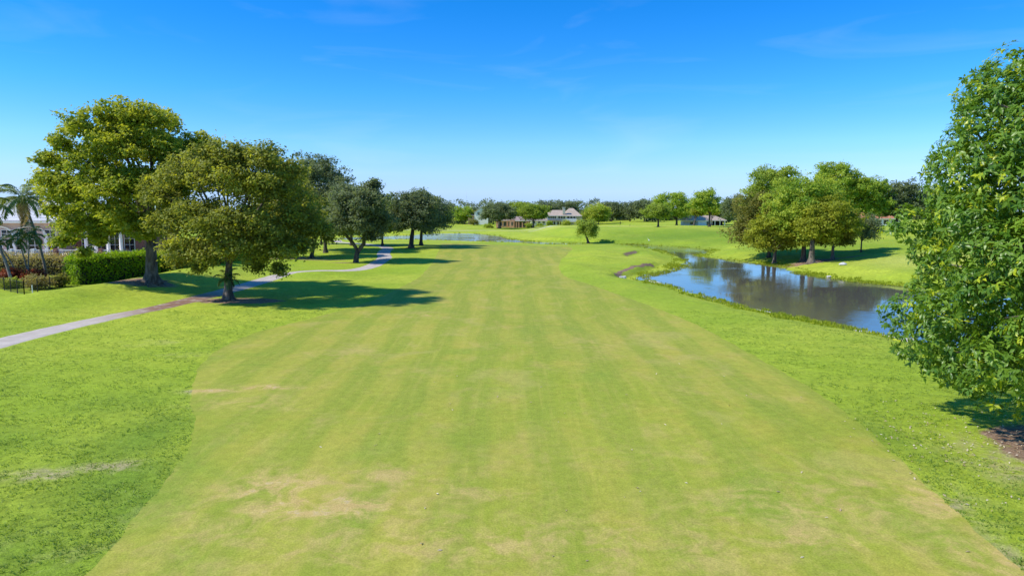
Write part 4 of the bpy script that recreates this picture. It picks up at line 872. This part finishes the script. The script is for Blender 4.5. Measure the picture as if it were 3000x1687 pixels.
rock('small white boulder between the red shrubs', -59.2, 81.0, 0.4, 403); rock('pale rock on the grass beside the far pond bank, nearer the water', 45.9, 98.5, 0.32, 404); rock('pale slab of stone on the bank below the sapling', 51.8, 106.5, 0.42, 405)
rock('white concrete block at the end of the eroded bank', 15.4, 94.2, 0.38, 406)
s_ = MB(); s_.tube([(0, 0, -0.2), (0, 0, 0.85)], [0.05, 0.05], 8); s_.tube([(0, 0, 0.85), (0, 0, 0.9)], [0.05, 0.03], 8)
o = s_.build('boundary_stake', M_WHITE); o.location = (-48.4, 68.4, hz(-48.4, 68.4)); tag(o, 'white boundary stake standing on the grass outside the fence', 'stake')
# flag pin on the raised green
t = thing('flag_pin', 'dark slim pin standing on the raised green', 'pin', (45.7, 290.0, hz(45.7, 290.0)))
p = MB(); p.tube([(0, 0, -0.1), (0, 0, 2.2)], [0.06, 0.05], 6); p.build('pole', M_DARK, t); p = MB(); p.box(0.05, 0.22, -0.03, 0.03, 1.0, 2.15); p.build('flag', M_DARK, t)
t = thing('yardage_post', 'short dark post beside the pin on the green', 'post', (49.5, 288.0, hz(49.5, 288.0)))
p = MB(); p.box(-0.12, 0.12, -0.12, 0.12, -0.1, 0.55); p.build('post', M_DARK, t); p = MB(); p.box(-0.16, 0.16, -0.16, 0.16, 0.552, 0.62); p.build('cap', M_DARK, t)
# bunkers
def bunker(label, x, y, rx, ry, seed):
    rg = np.random.default_rng(seed); n = 28; V = []; F = []
    for j, f in enumerate((1.0, 0.7, 0.0)):
        for i in range(n):
            a = 2*math.pi*i/n; k = 1+0.15*math.sin(3*a+seed)+0.1*math.sin(5*a); px, py = x+rx*f*k*math.cos(a), y+ry*f*k*math.sin(a); V.append((px, py, hz(px, py)+(0.02 if j == 0 else 0.05)+0.04*(1-f)))
    for j in range(2):
        for i in range(n): F.append((j*n+i, j*n+(i+1) % n, (j+1)*n+(i+1) % n, (j+1)*n+i))
    o = raw_mesh('sand_bunker', np.array(V), np.array(F), M_SAND, None, None, True); tag(o, label, 'bunker'); return o
bunker('small white sand bunker on the slope below the cream house', 17.0, 276, 3.2, 5.0, 3)
# egret by the water
t = thing('egret', 'white egret standing on the far bank of the narrow pond end', 'bird', (38.2, 190.6, hz(38.2, 190.6)), R(160))
bm = bmesh.new(); sk = [((-0.30, 0, 0.42), 0.03), ((-0.16, 0, 0.46), 0.09), ((0.02, 0, 0.52), 0.13), ((0.18, 0, 0.60), 0.09), ((0.26, 0, 0.74), 0.045), ((0.20, 0, 0.88), 0.04), ((0.27, 0, 1.0), 0.04), ((0.36, 0, 1.02), 0.045), ((0.43, 0, 1.0), 0.02)]
b = MB(); b.tube([q[0] for q in sk], [q[1] for q in sk], 8, True); b.build('body', M_EGRET, t, True)
b = MB(); b.tube([(0.42, 0, 1.0), (0.60, 0, 0.97)], [0.018, 0.004], 6); b.build('bill', M_YELBILL, t)
for s in (-1, 1): b = MB(); b.tube([(0.02, s*0.05, 0.44), (-0.02, s*0.05, 0.24), (0.03, s*0.05, -0.02), (0.12, s*0.06, -0.01)], [0.018, 0.014, 0.012, 0.008], 5); b.build('leg', M_DARK, t)
# far radio mast
b = MB(); b.tube([(0, 0, -1), (0, 0, 36)], [0.14, 0.08], 5); b.tube([(0, 0, 26), (0, 0, 27)], [0.35, 0.35], 5); o = b.build('radio_mast', M_ROCK); o.location = (-71.3, 1080.0, 0); tag(o, 'hair-thin radio mast rising far beyond the tree line', 'mast')

# marsh grass along both ponds: real blades, nobody could count them
def marsh(name, label, S, n, lo, hi, hgt, seed, ymax=1e9, xlim=None):
    rg = np.random.default_rng(seed); S = np.asarray(S); seg = np.roll(S, -1, 0)-S; ln = np.linalg.norm(seg, axis=1)
    mid = S+seg/2; wgt = ln*np.where(mid[:, 1] < ymax, 1.0, 0.3); wgt /= wgt.sum()
    ntuft = n//9; i = rg.choice(len(S), ntuft, p=wgt); c = S[i]+seg[i]*rg.random((ntuft, 1)); d = seg[i]/ln[i][:, None]
    nr = np.stack([-d[:, 1], d[:, 0]], 1); off = lo+(hi-lo)*rg.random(ntuft); c = c+nr*off[:, None]*np.where(rg.random(ntuft) < 0.5, -1, 1)[:, None]
    sdv = poly_sd(c[:, 0], c[:, 1], S); c = c[(sdv < hi*0.55) & (sdv > -hi)]
    ptch = np.sin(c[:, 0]*0.55+1.7*np.sin(c[:, 1]*0.21))+np.sin(c[:, 1]*0.43+0.8); c = c[rg.random(len(c)) < np.clip(0.55+0.35*ptch, 0.08, 1)]
    src = np.repeat(np.arange(len(c)), 9); P = c[src]+rg.normal(size=(len(src), 2))*0.16; z = np.maximum(height(P[:, 0], P[:, 1]), WATER_Z-0.1)
    h_ = hgt*(0.45+0.8*rg.random(len(src))); a = rg.random(len(src))*2*math.pi; w_ = 0.035+0.03*rg.random(len(src)); ln_ = h_*(0.2+0.5*rg.random(len(src)))
    B = np.stack([P[:, 0], P[:, 1], z], 1); dx = np.stack([np.cos(a), np.sin(a), 0*a], 1); lx = np.stack([-np.sin(a), np.cos(a), 0*a], 1)*ln_[:, None]; up = np.array([0, 0, 1.0])[None]*h_[:, None]
    V = np.stack([B-dx*w_[:, None], B+dx*w_[:, None], B+up*0.6+lx*0.35+dx*w_[:, None]*0.7, B+up+lx], 1).reshape(-1, 3)
    o = raw_mesh(name, V, np.arange(len(V)).reshape(-1, 4), L_REED, None, {'tint': ('FACE', rg.random(len(src)))}); return tag(o, label, 'grass', None, 'stuff')
marsh('shore_grass', 'bright marsh grass fringing the near pond', S_POND, 60000, 0.0, 2.2, 0.24, 501, 125)
marsh('shore_grass', 'tall grass fringing the far pond', S_FARP, 9000, 0.0, 2.2, 0.35, 502)

# fallen leaves
lfm = []
for v in range(3):
    me = bpy.data.meshes.new('fallen_leaf'); L = 0.13; me.from_pydata([(-L, 0, 0.0), (0, 0.05, 0.03), (L, 0, 0.015), (0, -0.05, 0.03), (0, 0, 0.004)], [], [(0, 4, 1), (4, 2, 1), (0, 3, 4), (4, 3, 2)])
    a = me.attributes.new('tint', 'FLOAT', 'FACE'); a.data.foreach_set('value', np.full(4, (0.2, 0.6, 1.0)[v], np.float32)); me.materials.append(M_LITTER); lfm.append(me)
rg = np.random.default_rng(601); k = 0
while k < 46:
    y = 16.5+26*rg.random()**1.6; x = -11+24*rg.random()**0.6
    if abs(x) > 0.72*y or not -10 < x < 12.5: continue
    o = bpy.data.objects.new('fallen_leaf', lfm[k % 3]); COL.objects.link(o); o.location = (x, y, hz(x, y)+0.012); o.rotation_euler = (rg.normal()*0.2, rg.normal()*0.2, rg.random()*6.3); s = 0.35+0.4*rg.random(); o.scale = (s, s, s)
    tag(o, 'pale dry leaf fallen on the mown fairway', 'leaf', 'dry leaves scattered on the fairway'); k += 1
n = 900; xx = 19.5+rg.normal(size=n)*3.2; yy = 24.5+rg.normal(size=n)*3.0; keep = (xx > 13) & (yy > 15); xx, yy = xx[keep], yy[keep]; n = len(xx)
P = np.stack([xx, yy, height(xx, yy)+0.035], 1); N = unit(rg.normal(size=(n, 3))*0.3+np.array([0, 0, 1.0])); V, F = leaf_quads(rg, P, N, 0.07+0.08*rg.random(n), 0.45)
tag(raw_mesh('leaf_litter', V, F, M_LITTER, None, {'tint': ('FACE', rg.random(n))}), 'scattered dead leaves on the ground under the large glossy tree', 'leaf litter', None, 'stuff')

# the near rough: taller clumps of grass
rg = np.random.default_rng(701); n = 150000; yy = 14+46*rg.random(n)**1.5; xx = (rg.random(n)*2-1)*(0.80*yy+2)
sdf = poly_sd(xx, yy, S_FAIR); spd, _ = sds(xx, yy); pth = seg_dist(xx, yy, S_PATH, False); clump = np.sin(xx*1.9+np.sin(yy*1.3)*2)+np.sin(yy*2.3+xx*0.7)
keep = (sdf < -0.02) & (spd < -1.5) & (pth > 1.7) & ((xx-20.5)**2+(yy-25)**2 > 14) & (rg.random(n) < 0.5+0.25*clump); xx, yy = xx[keep][:17000], yy[keep][:17000]; c = np.stack([xx, yy], 1); PERB = 4
src = np.repeat(np.arange(len(c)), PERB); P = c[src]+rg.normal(size=(len(src), 2))*0.05; z = height(P[:, 0], P[:, 1])-0.01
h_ = 0.035+0.05*rg.random(len(src)); a = rg.random(len(src))*2*math.pi; w_ = 0.008+0.010*rg.random(len(src)); ln_ = h_*(0.3+0.9*rg.random(len(src)))
B = np.stack([P[:, 0], P[:, 1], z], 1); dx = np.stack([np.cos(a), np.sin(a), 0*a], 1)*w_[:, None]; lx = np.stack([-np.sin(a), np.cos(a), 0*a], 1)*ln_[:, None]; up = np.array([0, 0, 1.0])[None]*h_[:, None]
V = np.stack([B-dx, B+dx, B+up*0.65+lx*0.6+dx*0.8, B+up+lx*1.4], 1).reshape(-1, 3); tt = rg.random(len(c))
tag(raw_mesh('rough_grass', V, np.arange(len(V)).reshape(-1, 4), L_ROUGHG, None, {'tint': ('FACE', np.clip(tt[src]+rg.normal(size=len(src))*0.15, 0, 1))}), 'taller uncut grass of the rough on both sides of the fairway', 'grass', None, 'stuff')

def sandbar(x, y, rx, ry, rot, seed):
    n = 26; V = [(x, y, WATER_Z+0.05)]; F = []
    for i in range(n):
        a = 2*math.pi*i/n; k = 1+0.22*math.sin(3*a+seed)+0.15*math.sin(5*a+2*seed); px, py = rx*k*math.cos(a), ry*k*math.sin(a)
        V.append((x+px*math.cos(rot)-py*math.sin(rot), y+px*math.sin(rot)+py*math.cos(rot), WATER_Z+0.012)); F.append((0, 1+i, 1+(i+1) % n))
    o = raw_mesh('sand_bar', np.array(V), np.array(F), M_SAND, None, None, True); o['kind'] = 'structure'
sandbar(29.9, 51.8, 0.9, 2.0, 0.35, 1); sandbar(28.6, 54.9, 0.4, 1.2, 0.4, 2); sandbar(19.4, 92.6, 0.6, 1.6, 0.1, 3); sandbar(24.6, 66.2, 0.3, 1.0, 0.3, 4)
